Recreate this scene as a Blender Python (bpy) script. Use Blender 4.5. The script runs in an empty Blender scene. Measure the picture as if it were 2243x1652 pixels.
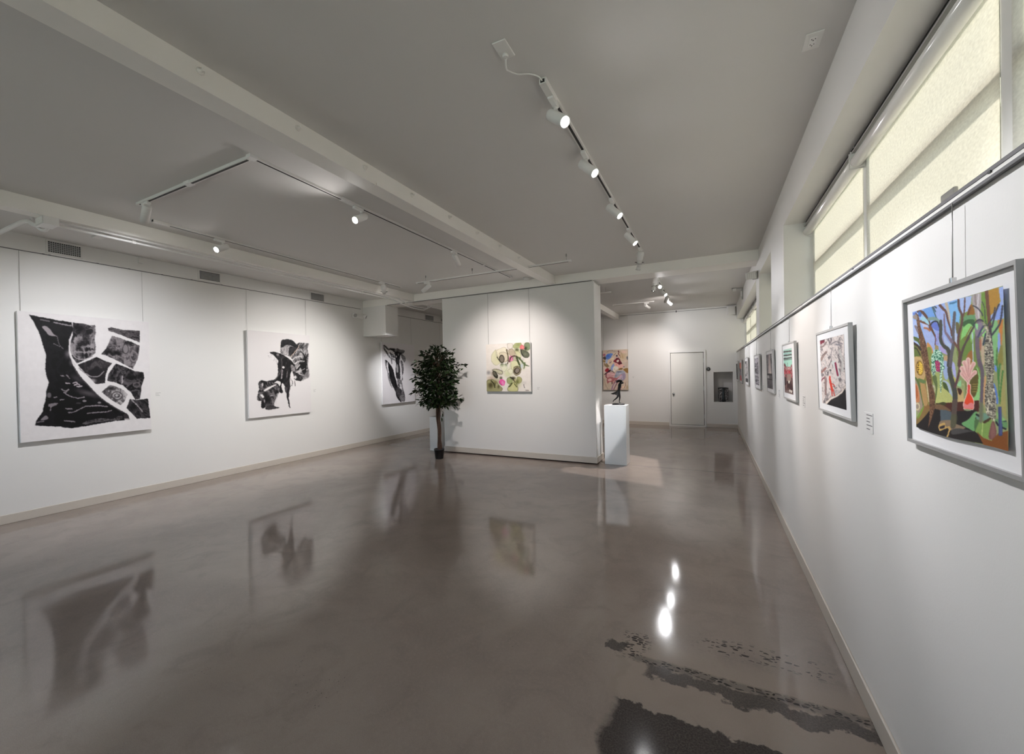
import bpy, bmesh, math, random
import numpy as np
from mathutils import Vector, Matrix

# ------------------------------------------------------------------ camera, world, sun, exposure
SC = bpy.context.scene
COL = SC.collection
W_PX, H_PX, F_PX = 2243, 1652, 882.84
YAW, PITCH, ROLL = math.radians(26.2502), math.radians(-0.49196), math.radians(-1.0672)
CAM_Z = 1.5

def make_camera():
    c, s = math.cos, math.sin
    fwd = Vector((-s(YAW) * c(PITCH), c(YAW) * c(PITCH), s(PITCH)))
    r = Vector((c(YAW), s(YAW), 0))
    u = r.cross(fwd)
    r2 = c(ROLL) * r + s(ROLL) * u
    u2 = -s(ROLL) * r + c(ROLL) * u
    m = Matrix.Identity(4)
    for i in range(3):
        m[i][0] = r2[i]; m[i][1] = u2[i]; m[i][2] = -fwd[i]
    m[2][3] = CAM_Z
    cd = bpy.data.cameras.new('camera')
    cd.sensor_fit = 'HORIZONTAL'; cd.sensor_width = 36.0
    cd.lens = 36.0 * F_PX / W_PX
    cd.clip_start = 0.02; cd.clip_end = 200
    co = bpy.data.objects.new('camera', cd)
    COL.objects.link(co); co.matrix_world = m
    SC.camera = co
make_camera()

world = bpy.data.worlds.new('sky'); SC.world = world; world.use_nodes = True
wn = world.node_tree.nodes; wl = world.node_tree.links
sky = wn.new('ShaderNodeTexSky'); sky.sky_type = 'HOSEK_WILKIE'
sky.sun_direction = (0.72, 0.42, 0.55); sky.turbidity = 4.0; sky.ground_albedo = 0.4
wl.new(sky.outputs[0], wn['Background'].inputs[0])
wn['Background'].inputs[1].default_value = 4.3

def sun_lamp():
    ld = bpy.data.lights.new('sun', 'SUN'); ld.energy = 3.8; ld.angle = math.radians(2.5); ld.color = (1.0, 0.955, 0.88)
    lo = bpy.data.objects.new('sun', ld); COL.objects.link(lo)
    lo.rotation_euler = Vector((-0.75, -0.42, -0.50)).to_track_quat('-Z', 'Y').to_euler()
    lo.location = (9, 6, 8)
sun_lamp()
LAMP_GAIN = 1.1
SC.view_settings.view_transform = 'Standard'
SC.view_settings.look = 'None'
SC.view_settings.gamma = 1.0
SC.view_settings.use_curve_mapping = False
SC.view_settings.exposure = 2.06
try:
    SC.cycles.use_denoising = True
    SC.cycles.use_adaptive_sampling = True; SC.cycles.adaptive_threshold = 0.02
    SC.cycles.max_bounces = 14; SC.cycles.diffuse_bounces = 9; SC.cycles.transparent_max_bounces = 16
    SC.cycles.sample_clamp_indirect = 6.0
    SC.cycles.caustics_reflective = False; SC.cycles.caustics_refractive = False
except Exception:
    pass

# ------------------------------------------------------------------ constants of the room
RW, LW, BW, FW, CZ = 0.603, -6.74, 11.70, -4.2, 3.13

# ------------------------------------------------------------------ helpers
def s2l(c):
    return tuple((v / 12.92 if v <= 0.04045 else ((v + 0.055) / 1.055) ** 2.4) for v in c)

def rgb(r, g, b):
    return s2l((r / 255.0, g / 255.0, b / 255.0)) + (1.0,)

MATS = {}
def mat(name, col, rough=0.5, metal=0.0, spec=0.5, bump=0.0, bscale=60.0, vary=0.0, vscale=8.0, coat=0.0):
    if name in MATS:
        return MATS[name]
    m = bpy.data.materials.new(name); m.use_nodes = True
    n, l = m.node_tree.nodes, m.node_tree.links
    p = n['Principled BSDF']
    p.inputs['Base Color'].default_value = col
    p.inputs['Roughness'].default_value = rough
    p.inputs['Metallic'].default_value = metal
    p.inputs['Specular IOR Level'].default_value = spec
    p.inputs['Coat Weight'].default_value = coat
    tc = n.new('ShaderNodeTexCoord')
    if vary > 0:
        nz = n.new('ShaderNodeTexNoise'); nz.inputs['Scale'].default_value = vscale; nz.inputs['Detail'].default_value = 5
        l.new(tc.outputs['Object'], nz.inputs['Vector'])
        rp = n.new('ShaderNodeValToRGB')
        rp.color_ramp.elements[0].position = 0.3; rp.color_ramp.elements[1].position = 0.7
        rp.color_ramp.elements[0].color = tuple(v * (1 - vary) for v in col[:3]) + (1,)
        rp.color_ramp.elements[1].color = tuple(min(1, v * (1 + vary)) for v in col[:3]) + (1,)
        l.new(nz.outputs['Fac'], rp.inputs['Fac']); l.new(rp.outputs['Color'], p.inputs['Base Color'])
    if bump > 0:
        nz = n.new('ShaderNodeTexNoise'); nz.inputs['Scale'].default_value = bscale; nz.inputs['Detail'].default_value = 4
        l.new(tc.outputs['Object'], nz.inputs['Vector'])
        b = n.new('ShaderNodeBump'); b.inputs['Strength'].default_value = bump; b.inputs['Distance'].default_value = 0.003
        l.new(nz.outputs['Fac'], b.inputs['Height']); l.new(b.outputs['Normal'], p.inputs['Normal'])
    MATS[name] = m
    return m

class MB:
    """collects primitive shapes and links them as one mesh object"""
    def __init__(self):
        self.v, self.f, self.sm = [], [], []
    def add(self, vs, fs, smooth=False):
        o = len(self.v)
        self.v += [tuple(p) for p in vs]
        self.f += [tuple(i + o for i in f) for f in fs]
        self.sm += [smooth] * len(fs)
        return self
    def box(self, x0, x1, y0, y1, z0, z1, bev=0.0, M=None):
        if bev > 0:
            bm = bmesh.new()
            bmesh.ops.create_cube(bm, size=1.0)
            for v in bm.verts:
                v.co = Vector(((x0 + x1) / 2 + v.co.x * (x1 - x0), (y0 + y1) / 2 + v.co.y * (y1 - y0), (z0 + z1) / 2 + v.co.z * (z1 - z0)))
            bmesh.ops.bevel(bm, geom=bm.edges[:], offset=bev, segments=2, affect='EDGES', profile=0.5)
            bm.verts.index_update()
            vs = [M @ v.co if M else v.co.copy() for v in bm.verts]
            fs = [[v.index for v in f.verts] for f in bm.faces]
            bm.free()
            return self.add(vs, fs)
        vs = [(x0, y0, z0), (x1, y0, z0), (x1, y1, z0), (x0, y1, z0), (x0, y0, z1), (x1, y0, z1), (x1, y1, z1), (x0, y1, z1)]
        if M: vs = [M @ Vector(p) for p in vs]
        return self.add(vs, [(0, 3, 2, 1), (4, 5, 6, 7), (0, 1, 5, 4), (1, 2, 6, 5), (2, 3, 7, 6), (3, 0, 4, 7)])
    def lathe(self, prof, n=24, M=None, caps=True):
        """prof: list of (radius, z) around local z"""
        vs, fs = [], []
        for r, z in prof:
            for i in range(n):
                a = 2 * math.pi * i / n
                p = Vector((r * math.cos(a), r * math.sin(a), z))
                vs.append(M @ p if M else p)
        for k in range(len(prof) - 1):
            for i in range(n):
                j = (i + 1) % n
                fs.append((k * n + i, k * n + j, (k + 1) * n + j, (k + 1) * n + i))
        self.add(vs, fs, True)
        if caps:
            o = len(self.v) - len(vs)
            self.f.append(tuple(o + i for i in reversed(range(n)))); self.sm.append(False)
            self.f.append(tuple(o + (len(prof) - 1) * n + i for i in range(n))); self.sm.append(False)
        return self
    def tube(self, pts, r, n=8, caps=True):
        pts = [Vector(p) for p in pts]
        rs = r if isinstance(r, (list, tuple)) else [r] * len(pts)
        vs, fs = [], []
        prev = None
        for i, p in enumerate(pts):
            t = (pts[min(i + 1, len(pts) - 1)] - pts[max(i - 1, 0)]).normalized()
            if prev is None:
                a = Vector((0, 0, 1)) if abs(t.z) < 0.9 else Vector((1, 0, 0))
                u = t.cross(a).normalized()
            else:
                u = (prev - t * prev.dot(t)).normalized()
            prev = u
            w = t.cross(u)
            for k in range(n):
                an = 2 * math.pi * k / n
                vs.append(p + rs[i] * (math.cos(an) * u + math.sin(an) * w))
        for i in range(len(pts) - 1):
            for k in range(n):
                j = (k + 1) % n
                fs.append((i * n + k, i * n + j, (i + 1) * n + j, (i + 1) * n + k))
        o = len(self.v)
        self.add(vs, fs, True)
        if caps:
            self.f.append(tuple(o + i for i in reversed(range(n)))); self.sm.append(False)
            self.f.append(tuple(o + (len(pts) - 1) * n + i for i in range(n))); self.sm.append(False)
        return self
    def build(self, name, material, parent=None, rel=True):
        me = bpy.data.meshes.new(name)
        v = self.v
        if parent is not None and rel:
            b = root_loc(parent)
            v = [(p[0] - b.x, p[1] - b.y, p[2] - b.z) for p in v]
        me.from_pydata(v, [], self.f)
        me.polygons.foreach_set('use_smooth', self.sm)
        me.materials.append(material)
        me.update()
        o = bpy.data.objects.new(name, me)
        COL.objects.link(o)
        if parent is not None:
            o.parent = parent
        return o

def root_loc(o):
    """world location of an unrotated chain of parents"""
    t = Vector((0, 0, 0))
    while o is not None:
        t += o.location
        o = o.parent
    return t

def tag(o, label, cat, group=None):
    o['label'] = label; o['category'] = cat
    if group: o['group'] = group
    return o

def thing(name, label, cat, loc=(0, 0, 0), group=None):
    o = bpy.data.objects.new(name, None)
    o.empty_display_size = 0.05
    COL.objects.link(o); o.location = loc
    return tag(o, label, cat, group)

def struct(name, mb, m, parent=None):
    o = mb.build(name, m, parent)
    if parent is None:
        o['kind'] = 'structure'
    return o

def axis_matrix(origin, direction):
    """local +z along direction"""
    q = Vector(direction).normalized().to_track_quat('Z', 'Y')
    return Matrix.Translation(Vector(origin)) @ q.to_matrix().to_4x4()

# ------------------------------------------------------------------ materials
M_WALL = mat('wall_paint', (0.80, 0.79, 0.775, 1), 0.55, bump=0.08, bscale=180, spec=0.3)
M_CEIL = mat('ceiling_paint', (0.70, 0.685, 0.67, 1), 0.7, bump=0.05, bscale=120, spec=0.2)
M_BEAM = mat('beam_paint', (0.92, 0.90, 0.865, 1), 0.5, bump=0.06, bscale=60, spec=0.3)
M_BASE = mat('baseboard_vinyl', (0.60, 0.55, 0.49, 1), 0.4)
M_WHITE = mat('white_enamel', (0.82, 0.81, 0.80, 1), 0.32)
M_WHITE2 = mat('white_plastic', (0.78, 0.77, 0.75, 1), 0.45)
M_TUBE = mat('satin_white_tube', (0.82, 0.81, 0.79, 1), 0.18, spec=0.7)
M_DARK = mat('dark_slot', (0.02, 0.019, 0.019, 1), 0.6)
M_GREY = mat('grey_plastic', (0.36, 0.35, 0.34, 1), 0.5)
M_STEEL = mat('steel_wire', (0.45, 0.44, 0.43, 1), 0.35, metal=0.8)
M_CHROME = mat('chrome', (0.6, 0.6, 0.6, 1), 0.2, metal=1.0)
M_CANVAS = mat('canvas_white', (0.82, 0.815, 0.815, 1), 0.75, bump=0.1, bscale=400)
M_FRAMEW = mat('frame_pale_grey', (0.52, 0.51, 0.50, 1), 0.4)
M_FRAMED = mat('frame_grey_wood', (0.34, 0.335, 0.33, 1), 0.4)
M_MAT = mat('mat_board', (0.84, 0.83, 0.84, 1), 0.8)
M_TEXT = mat('grey_print', (0.16, 0.155, 0.16, 1), 0.7)
M_CARD = mat('card_white', (0.80, 0.79, 0.775, 1), 0.6)

def emat(name, col, strength):
    m = bpy.data.materials.new(name); m.use_nodes = True
    n, l = m.node_tree.nodes, m.node_tree.links
    n.clear()
    e = n.new('ShaderNodeEmission'); e.inputs[0].default_value = col; e.inputs[1].default_value = strength
    o = n.new('ShaderNodeOutputMaterial'); l.new(e.outputs[0], o.inputs[0])
    return m
M_LENS = emat('lamp_glow', (1.0, 0.96, 0.9, 1), 14.0)

def floor_material():
    m = bpy.data.materials.new('polished_concrete'); m.use_nodes = True
    n, l = m.node_tree.nodes, m.node_tree.links
    p = n['Principled BSDF']
    tc = n.new('ShaderNodeTexCoord')
    def noise(scale, detail=6, rough=0.55, dist=0.0, vec=None):
        t = n.new('ShaderNodeTexNoise'); t.inputs['Scale'].default_value = scale
        t.inputs['Detail'].default_value = detail; t.inputs['Roughness'].default_value = rough
        t.inputs['Distortion'].default_value = dist
        l.new(vec or tc.outputs['Object'], t.inputs['Vector']); return t.outputs['Fac']
    def math_(op, a, b=None, c=None, clamp=False):
        t = n.new('ShaderNodeMath'); t.operation = op; t.use_clamp = clamp
        for i, v in enumerate((a, b, c)):
            if v is None: continue
            if isinstance(v, (int, float)): t.inputs[i].default_value = v
            else: l.new(v, t.inputs[i])
        return t.outputs[0]
    def smooth(v, a, b):
        t = n.new('ShaderNodeMapRange'); t.interpolation_type = 'SMOOTHSTEP'
        l.new(v, t.inputs['Value']); t.inputs['From Min'].default_value = a; t.inputs['From Max'].default_value = b
        return t.outputs[0]
    def mix(f, a, b):
        t = n.new('ShaderNodeMix'); t.data_type = 'RGBA'
        if isinstance(f, (int, float)): t.inputs[0].default_value = f
        else: l.new(f, t.inputs[0])
        for k, v in ((6, a), (7, b)):
            if isinstance(v, tuple): t.inputs[k].default_value = v
            else: l.new(v, t.inputs[k])
        return t.outputs[2]
    def voro(scale, feature='F1', rnd=1.0, vec=None):
        t = n.new('ShaderNodeTexVoronoi'); t.feature = feature; t.inputs['Scale'].default_value = scale
        t.inputs['Randomness'].default_value = rnd
        l.new(vec or tc.outputs['Object'], t.inputs['Vector']); return t
    sx = n.new('ShaderNodeSeparateXYZ'); l.new(tc.outputs['Object'], sx.inputs[0])
    X, Y = sx.outputs[0], sx.outputs[1]
    # broad cloudy tone
    c = mix(smooth(noise(0.8, 5, 0.6, 0.6), 0.35, 0.65), FL[0], FL[1])
    c = mix(math_('MULTIPLY', smooth(noise(3.5, 7, 0.65, 0.8), 0.45, 0.7), 0.5), c, FL[2])
    c = mix(math_('MULTIPLY', smooth(noise(60, 4, 0.7), 0.45, 0.75), 0.35), c, FL[3])
    # fine sand grain and little dark grains
    grain = noise(420, 2, 0.5)
    c = mix(math_('MULTIPLY', smooth(grain, 0.5, 0.72), 0.55), c, (FL[0][0] * .45, FL[0][1] * .45, FL[0][2] * .45, 1))
    v1 = voro(210); c = mix(math_('MULTIPLY', math_('SUBTRACT', 1.0, smooth(v1.outputs['Distance'], 0.10, 0.22)), math_('MULTIPLY', smooth(noise(5, 3), 0.5, 0.72), 0.7)), c, (.022, .018, .016, 1))
    v2 = voro(45, rnd=1.0)
    spots = math_('MULTIPLY', math_('SUBTRACT', 1.0, smooth(v2.outputs['Distance'], 0.08, 0.14)), smooth(noise(1.3, 3), 0.60, 0.70))
    c = mix(math_('MULTIPLY', spots, 0.75), c, (.02, .017, .016, 1))
    # old footing: bands of exposed aggregate near the right wall
    wob = math_('MULTIPLY', math_('SUBTRACT', noise(7, 5, 0.6), 0.5), 0.16)
    wob2 = math_('MULTIPLY', math_('SUBTRACT', noise(22, 4, 0.6), 0.5), 0.05)
    yy = math_('ADD', Y, math_('ADD', wob, wob2))
    yc = math_('ADD', Y, math_('MULTIPLY', wob, 0.25))
    xx = math_('ADD', X, wob)
    inx = smooth(xx, -0.47, -0.43)          # everything right of the old joint
    def band(y0, y1, soft, ys):
        return math_('MULTIPLY', smooth(ys, y0 - soft, y0 + soft), math_('SUBTRACT', 1.0, smooth(ys, y1 - soft, y1 + soft)))
    near = math_('MULTIPLY', smooth(xx, -0.44, -0.40), math_('SUBTRACT', 1.0, smooth(yy, 1.842, 1.854)))
    grey = math_('MULTIPLY', smooth(xx, -0.33, -0.29), band(2.045, 2.135, 0.008, math_('ADD', math_('MULTIPLY', wob, 0.45), math_('MAXIMUM', math_('MULTIPLY', yy, 1.0), -5))))
    tan = math_('MULTIPLY', inx, band(1.87, 2.30, 0.05, yy))
    c = mix(math_('MULTIPLY', tan, 0.55), c, FL[4])
    patch = math_('MULTIPLY', math_('MULTIPLY', smooth(xx, -0.545, -0.535), math_('SUBTRACT', 1.0, smooth(xx, -0.44, -0.43))), band(2.17, 2.235, 0.004, yy))
    speck = smooth(noise(130, 3, 0.7), 0.35, 0.7)
    dark = mix(speck, (.022, .018, .018, 1), (.075, .064, .06, 1))
    dgrey = mix(speck, (.04, .034, .032, 1), (.105, .09, .083, 1))
    c = mix(math_('MULTIPLY', near, 0.93), c, dark)
    c = mix(math_('MULTIPLY', grey, 0.9), c, dgrey)
    c = mix(math_('MULTIPLY', patch, 0.9), c, dgrey)
    # black angular stones
    mp = n.new('ShaderNodeMapping'); mp.inputs['Scale'].default_value = (1.0, 2.1, 1.0); mp.inputs['Rotation'].default_value = (0, 0, 0.25)
    l.new(tc.outputs['Object'], mp.inputs[0])
    v3 = voro(34, rnd=1.0, vec=mp.outputs[0])
    v3b = voro(34, 'DISTANCE_TO_EDGE', rnd=1.0, vec=mp.outputs[0])
    pick = n.new('ShaderNodeSeparateColor'); l.new(v3.outputs['Color'], pick.inputs[0])
    stone = math_('MULTIPLY', smooth(v3b.outputs['Distance'], 0.10, 0.14), math_('GREATER_THAN', pick.outputs[0], 0.42))
    big = math_('MULTIPLY', smooth(v3b.outputs['Distance'], 0.12, 0.15), math_('GREATER_THAN', pick.outputs[1], 0.55))
    s1 = math_('MULTIPLY', smooth(X, -0.42, -0.36), band(2.135, 2.185, 0.014, yc))
    s2 = math_('MULTIPLY', math_('MULTIPLY', smooth(X, -0.15, 0.05), math_('SUBTRACT', 1.0, smooth(X, 0.42, 0.56))), band(2.37, 2.50, 0.03, yc))
    s3 = math_('MULTIPLY', band(-0.45, -0.33, 0.03, xx), band(2.14, 2.36, 0.03, yc))
    c = mix(math_('MULTIPLY', s1, 0.8), c, (.16, .135, .118, 1))
    c = mix(math_('MULTIPLY', math_('MULTIPLY', stone, math_('MAXIMUM', s1, math_('MULTIPLY', s3, 0.9))), 0.95), c, (.012, .010, .010, 1))
    c = mix(math_('MULTIPLY', math_('MULTIPLY', big, s2), 0.85), c, (.014, .012, .012, 1))
    # the light scuffed joint line
    jl = math_('MULTIPLY', math_('SUBTRACT', 1.0, smooth(math_('ABSOLUTE', math_('ADD', xx, 0.43)), 0.004, 0.03)), band(1.7, 2.2, 0.03, yy))
    c = mix(math_('MULTIPLY', jl, 0.35), c, (.24, .20, .17, 1))
    # saw cut across the far end
    cut = math_('SUBTRACT', 1.0, smooth(math_('ABSOLUTE', math_('ADD', math_('SUBTRACT', Y, 6.60), math_('MULTIPLY', wob2, 0.25))), 0.004, 0.02))
    c = mix(math_('MULTIPLY', cut, 0.5), c, (.035, .03, .03, 1))
    l.new(c, p.inputs['Base Color'])
    rg = math_('ADD', math_('MULTIPLY', smooth(noise(1.6, 5, 0.6), 0.3, 0.7), 0.055), FLR)
    rg = math_('ADD', rg, math_('MULTIPLY', math_('MAXIMUM', near, grey), 0.03))
    l.new(rg, p.inputs['Roughness'])
    p.inputs['Specular IOR Level'].default_value = FLS
    b = n.new('ShaderNodeBump'); b.inputs['Strength'].default_value = 0.02; b.inputs['Distance'].default_value = 0.001
    l.new(noise(9, 5, 0.6), b.inputs['Height']); l.new(b.outputs['Normal'], p.inputs['Normal'])
    return m
FL = [(.275, .226, .196, 1), (.33, .276, .242, 1), (.232, .190, .166, 1), (.37, .31, .265, 1), (.34, .28, .235, 1)]
FLR, FLS = 0.055, 0.42
M_FLOOR = floor_material()

# ------------------------------------------------------------------ room shell
struct('floor', MB().box(LW - 0.1, 0.95, FW - 0.1, BW + 0.1, -0.12, 0.0), M_FLOOR)
struct('ceiling', MB().box(LW - 0.1, 0.95, FW - 0.1, BW + 0.1, CZ, CZ + 0.12), M_CEIL)
struct('wall_left', MB().box(LW - 0.15, LW, FW - 0.1, BW + 0.1, 0, CZ), M_WALL)
GX0, GX1, GZ0, GZ1 = -6.2, 0.1, 0.75, 2.85          # unseen street window behind the camera, added to supply ambient daylight
wf = MB()
wf.box(LW, GX0, FW - 0.15, FW, 0, CZ); wf.box(GX1, 0.95, FW - 0.15, FW, 0, CZ)
wf.box(GX0, GX1, FW - 0.15, FW, 0, GZ0); wf.box(GX0, GX1, FW - 0.15, FW, GZ1, CZ)
struct('wall_front', wf, M_WALL)

NICHES = [(-3.60, 4.357), (5.197, 6.40), (6.775, BW)]  # first niche lengthened out of view to let in more side light
SILL, HEAD = 1.940, 2.785
wr = MB()
wr.box(RW, 0.95, FW, BW, 0, SILL)
wr.box(RW, 0.95, FW, BW, HEAD, CZ)
for y0, y1 in ((FW, -3.60), (4.357, 5.197), (6.40, 6.775)):
    wr.box(RW, 0.95, y0, y1, SILL, HEAD)
struct('wall_right', wr, M_WALL)

# back wall with the recess that holds the vase
NX0, NX1, NZ0, NZ1, ND = 0.064, 0.506, 0.660, 1.442, 0.30
wb = MB()
T = 0.42
wb.box(LW, NX0, BW, BW + T, 0, CZ); wb.box(NX1, 0.95, BW, BW + T, 0, CZ)
wb.box(NX0, NX1, BW, BW + T, 0, NZ0); wb.box(NX0, NX1, BW, BW + T, NZ1, CZ)
WALL_BACK = struct('wall_back', wb, M_WALL)
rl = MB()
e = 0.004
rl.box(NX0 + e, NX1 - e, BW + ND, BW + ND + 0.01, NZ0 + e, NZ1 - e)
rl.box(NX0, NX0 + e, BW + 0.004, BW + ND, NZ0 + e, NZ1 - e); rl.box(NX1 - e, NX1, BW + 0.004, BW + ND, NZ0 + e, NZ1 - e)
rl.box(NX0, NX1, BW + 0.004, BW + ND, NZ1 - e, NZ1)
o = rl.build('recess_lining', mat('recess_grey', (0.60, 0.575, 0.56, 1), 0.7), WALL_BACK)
MB().box(NX0, NX1, BW + 0.002, BW + ND, NZ0, NZ0 + e).build('recess_shelf', M_WHITE2, WALL_BACK)

# beams
def beam(n, x0, x1, y0, y1, z0, flange):
    o = MB().box(x0, x1, y0, y1, z0, CZ)
    b = struct('trim_%d' % n, o, M_BEAM)
    if flange:
        cuts = [y0, y0 + (y1 - y0) * .30, 1.93, 2.38, y1]
        for k, (a, c) in enumerate(zip(cuts[:-1], cuts[1:])):
            q = 0.004 * (k % 2)
            MB().box(x1 - 0.02, x1 + 0.012 + q, a, c - 0.004, z0 - 0.006, z0 + 0.012 + q).build('flange', M_BEAM, b)
    return b
BEAM1 = beam(1, -2.475, -2.335, FW, 6.43, 2.995, True)
beam(2, -5.47, -5.335, FW, 6.43, 2.995, False)
beam(3, LW, RW, 6.43, 6.80, 2.985, False)
beam(4, -2.475, -2.335, 6.80, BW, 2.995, False)
beam(5, -5.47, -5.335, 6.80, BW, 2.995, False)
struct('trim_6', MB().box(LW, -6.10, 6.43, 6.80, 2.36, 2.985), M_WALL)   # boxed column head on the left wall
# paint-splashed clips on the long beam's lit side
for y in (1.176, 1.721, 2.275, 2.812, 3.379, 3.907, 4.45, 5.0):
    k = MB().lathe([(0.018, 0), (0.018, 0.006), (0.007, 0.008), (0.007, 0.03), (0.010, 0.031), (0.010, 0.036)], 10, axis_matrix((-2.335, y, 3.085), (1, 0, 0)))
    k.build('beam_bolt', M_BEAM, BEAM1)

# baseboards
def baseboard(name, x0, x1, y0, y1):
    struct(name, MB().box(x0, x1, y0, y1, 0.0, 0.098, bev=0.004), M_BASE)
baseboard('baseboard_left', LW, LW + 0.012, FW, BW)
baseboard('baseboard_right', RW - 0.012, RW, FW, BW)
baseboard('baseboard_back', LW + 0.012, -1.026, BW - 0.012, BW)
baseboard('baseboard_back', -0.110, RW - 0.012, BW - 0.012, BW)

# ------------------------------------------------------------------ windows
M_GLASS = bpy.data.materials.new('window_glass'); M_GLASS.use_nodes = True
def _glass():
    n, l = M_GLASS.node_tree.nodes, M_GLASS.node_tree.links
    n.clear()
    t = n.new('ShaderNodeBsdfTransparent'); t.inputs[0].default_value = (.96, .965, .955, 1)
    g = n.new('ShaderNodeBsdfGlossy'); g.inputs['Roughness'].default_value = 0.02
    fr = n.new('ShaderNodeFresnel'); fr.inputs[0].default_value = 1.5
    mx = n.new('ShaderNodeMixShader'); o = n.new('ShaderNodeOutputMaterial')
    l.new(fr.outputs[0], mx.inputs[0]); l.new(t.outputs[0], mx.inputs[1]); l.new(g.outputs[0], mx.inputs[2]); l.new(mx.outputs[0], o.inputs[0])
_glass()
M_BLIND = bpy.data.materials.new('blind_fabric'); M_BLIND.use_nodes = True
def _blind():
    n, l = M_BLIND.node_tree.nodes, M_BLIND.node_tree.links
    n.clear()
    tc = n.new('ShaderNodeTexCoord')
    mp = n.new('ShaderNodeMapping'); mp.inputs['Scale'].default_value = (1, 60, 110)
    l.new(tc.outputs['Object'], mp.inputs[0])
    nz = n.new('ShaderNodeTexNoise'); nz.inputs['Scale'].default_value = 1.0; nz.inputs['Detail'].default_value = 5
    l.new(mp.outputs[0], nz.inputs['Vector'])
    rp = n.new('ShaderNodeValToRGB')
    rp.color_ramp.elements[0].position = 0.3; rp.color_ramp.elements[1].position = 0.7
    rp.color_ramp.elements[0].color = (0.73, 0.71, 0.66, 1); rp.color_ramp.elements[1].color = (0.85, 0.83, 0.775, 1)
    l.new(nz.outputs['Fac'], rp.inputs['Fac'])
    t = n.new('ShaderNodeBsdfTranslucent'); d = n.new('ShaderNodeBsdfDiffuse')
    l.new(rp.outputs[0], t.inputs[0]); l.new(rp.outputs[0], d.inputs[0])
    bp = n.new('ShaderNodeBump'); bp.inputs['Strength'].default_value = 0.35; bp.inputs['Distance'].default_value = 0.002
    l.new(nz.outputs['Fac'], bp.inputs['Height']); l.new(bp.outputs[0], d.inputs['Normal'])
    mx = n.new('ShaderNodeMixShader'); mx.inputs[0].default_value = 0.45
    o = n.new('ShaderNodeOutputMaterial')
    l.new(t.outputs[0], mx.inputs[1]); l.new(d.outputs[0], mx.inputs[2]); l.new(mx.outputs[0], o.inputs[0])
_blind()
M_WFRAME = mat('window_frame_paint', (0.86, 0.86, 0.83, 1), 0.4)

BLINDS = {0: [(3.03, 4.335), (1.79, 3.00), (0.42, 1.755), (-0.95, 0.39), (-2.30, -0.98), (-3.57, -2.33)], 1: [(5.22, 6.38)],
          2: [(6.80, 8.00), (8.03, 9.22), (9.25, 10.44), (10.47, 11.68)]}
for wi, (y0, y1) in enumerate(NICHES):
    w = bpy.data.objects.new('window_%d' % (wi + 1), None); COL.objects.link(w)
    w.location = (0.90, (y0 + y1) / 2, SILL); w['kind'] = 'structure'
    for bx in ((y0, y1, SILL, SILL + 0.05), (y0, y1, HEAD - 0.05, HEAD), (y0, y0 + 0.045, SILL + .05, HEAD - .05), (y1 - 0.045, y1, SILL + .05, HEAD - .05)):
        MB().box(0.862, 0.91, *bx).build('frame_member', M_WFRAME, w)
    MB().box(0.858, 0.905, y0, y1, 2.385, 2.435).build('transom', M_WFRAME, w)
    bl = BLINDS[wi]
    posts = [(a[0] + b[1]) / 2 for a, b in zip(bl[:-1], bl[1:])]
    for y in posts:
        MB().box(0.8165, 0.905, y - 0.030, y + 0.030, SILL, HEAD).build('mullion', M_WFRAME, w)
    ys = sorted([y0] + posts + [y1])
    for a, b in zip(ys[:-1], ys[1:]):
        MB().box(0.884, 0.888, a, b, SILL, HEAD).build('pane', M_GLASS, w)

w = bpy.data.objects.new('window_4', None); COL.objects.link(w); w.location = ((GX0 + GX1) / 2, FW - 0.1, GZ0); w['kind'] = 'structure'  # added, unseen window that brings ambient daylight into the room
for k in range(4):
    xa, xb = GX0 + (GX1 - GX0) * k / 4, GX0 + (GX1 - GX0) * (k + 1) / 4
    MB().box(xa, xa + 0.04, FW - 0.13, FW - 0.08, GZ0, GZ1).build('mullion', M_WFRAME, w)
    MB().box(xa + 0.04, xb, FW - 0.108, FW - 0.104, GZ0, GZ1).build('pane', M_GLASS, w)
WIN_NAMES = ['long near window', 'short middle window', 'far window']
POS = {0: ['far end', 'second from the far end', 'third from the far end', 'fourth from the far end', 'fifth from the far end', 'near end'], 1: ['only one'], 2: ['near end', 'second from the near end', 'third from the near end', 'far end']}
for wi, bl in BLINDS.items():
    for k, (a, b) in enumerate(bl):
        if wi == 1: lab = 'cream roller blind drawn down over the short middle window between two white piers'
        elif wi == 0: lab = 'cream roller blind over the long near window, the one at its %s' % POS[0][k] if k in (0, 5) else 'cream roller blind over the long near window, %s' % POS[0][k]
        else: lab = 'cream roller blind over the far window beyond the piers, %s' % POS[2][k]
        t = thing('roller_blind', lab, 'blind', (0.78, (a + b) / 2, 2.70), 'cream roller blinds on the right wall')
        fb = MB()
        fb.box(0.8135, 0.8150, a + 0.012, b - 0.012, SILL + 0.02, 2.70)
        fb_ob = fb.build('blind_fabric', M_BLIND, t)
        MB().lathe([(0.028, 0), (0.033, 0.004), (0.033, b - a - 0.004), (0.028, b - a)], 20, axis_matrix((0.777, a, 2.694), (0, 1, 0))).build('roller_tube', M_TUBE, t)
        MB().box(0.752, 0.812, a, b, 2.742, 2.752).build('head_rail', M_GREY, t)
        MB().box(0.765, 0.800, a, b, 2.752, HEAD).build('head_gap_shade', M_DARK, t)  # dark block painting in the shaded gap above the roller
        for y in (a - 0.004, b + 0.001):
            MB().box(0.745, 0.815, y, y + 0.003, 2.66, 2.755).build('bracket', M_WHITE2, t)
        fo = fb_ob
        MB().tube([(0.812, a + 0.03, SILL + 0.035), (0.812, b - 0.03, SILL + 0.035)], 0.009, 8).build('hem_bar', M_WHITE2, fo)
MB_tab = MB().box(0.798, 0.8125, 2.030, 2.125, 2.122, 2.150, bev=0.005)
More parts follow.
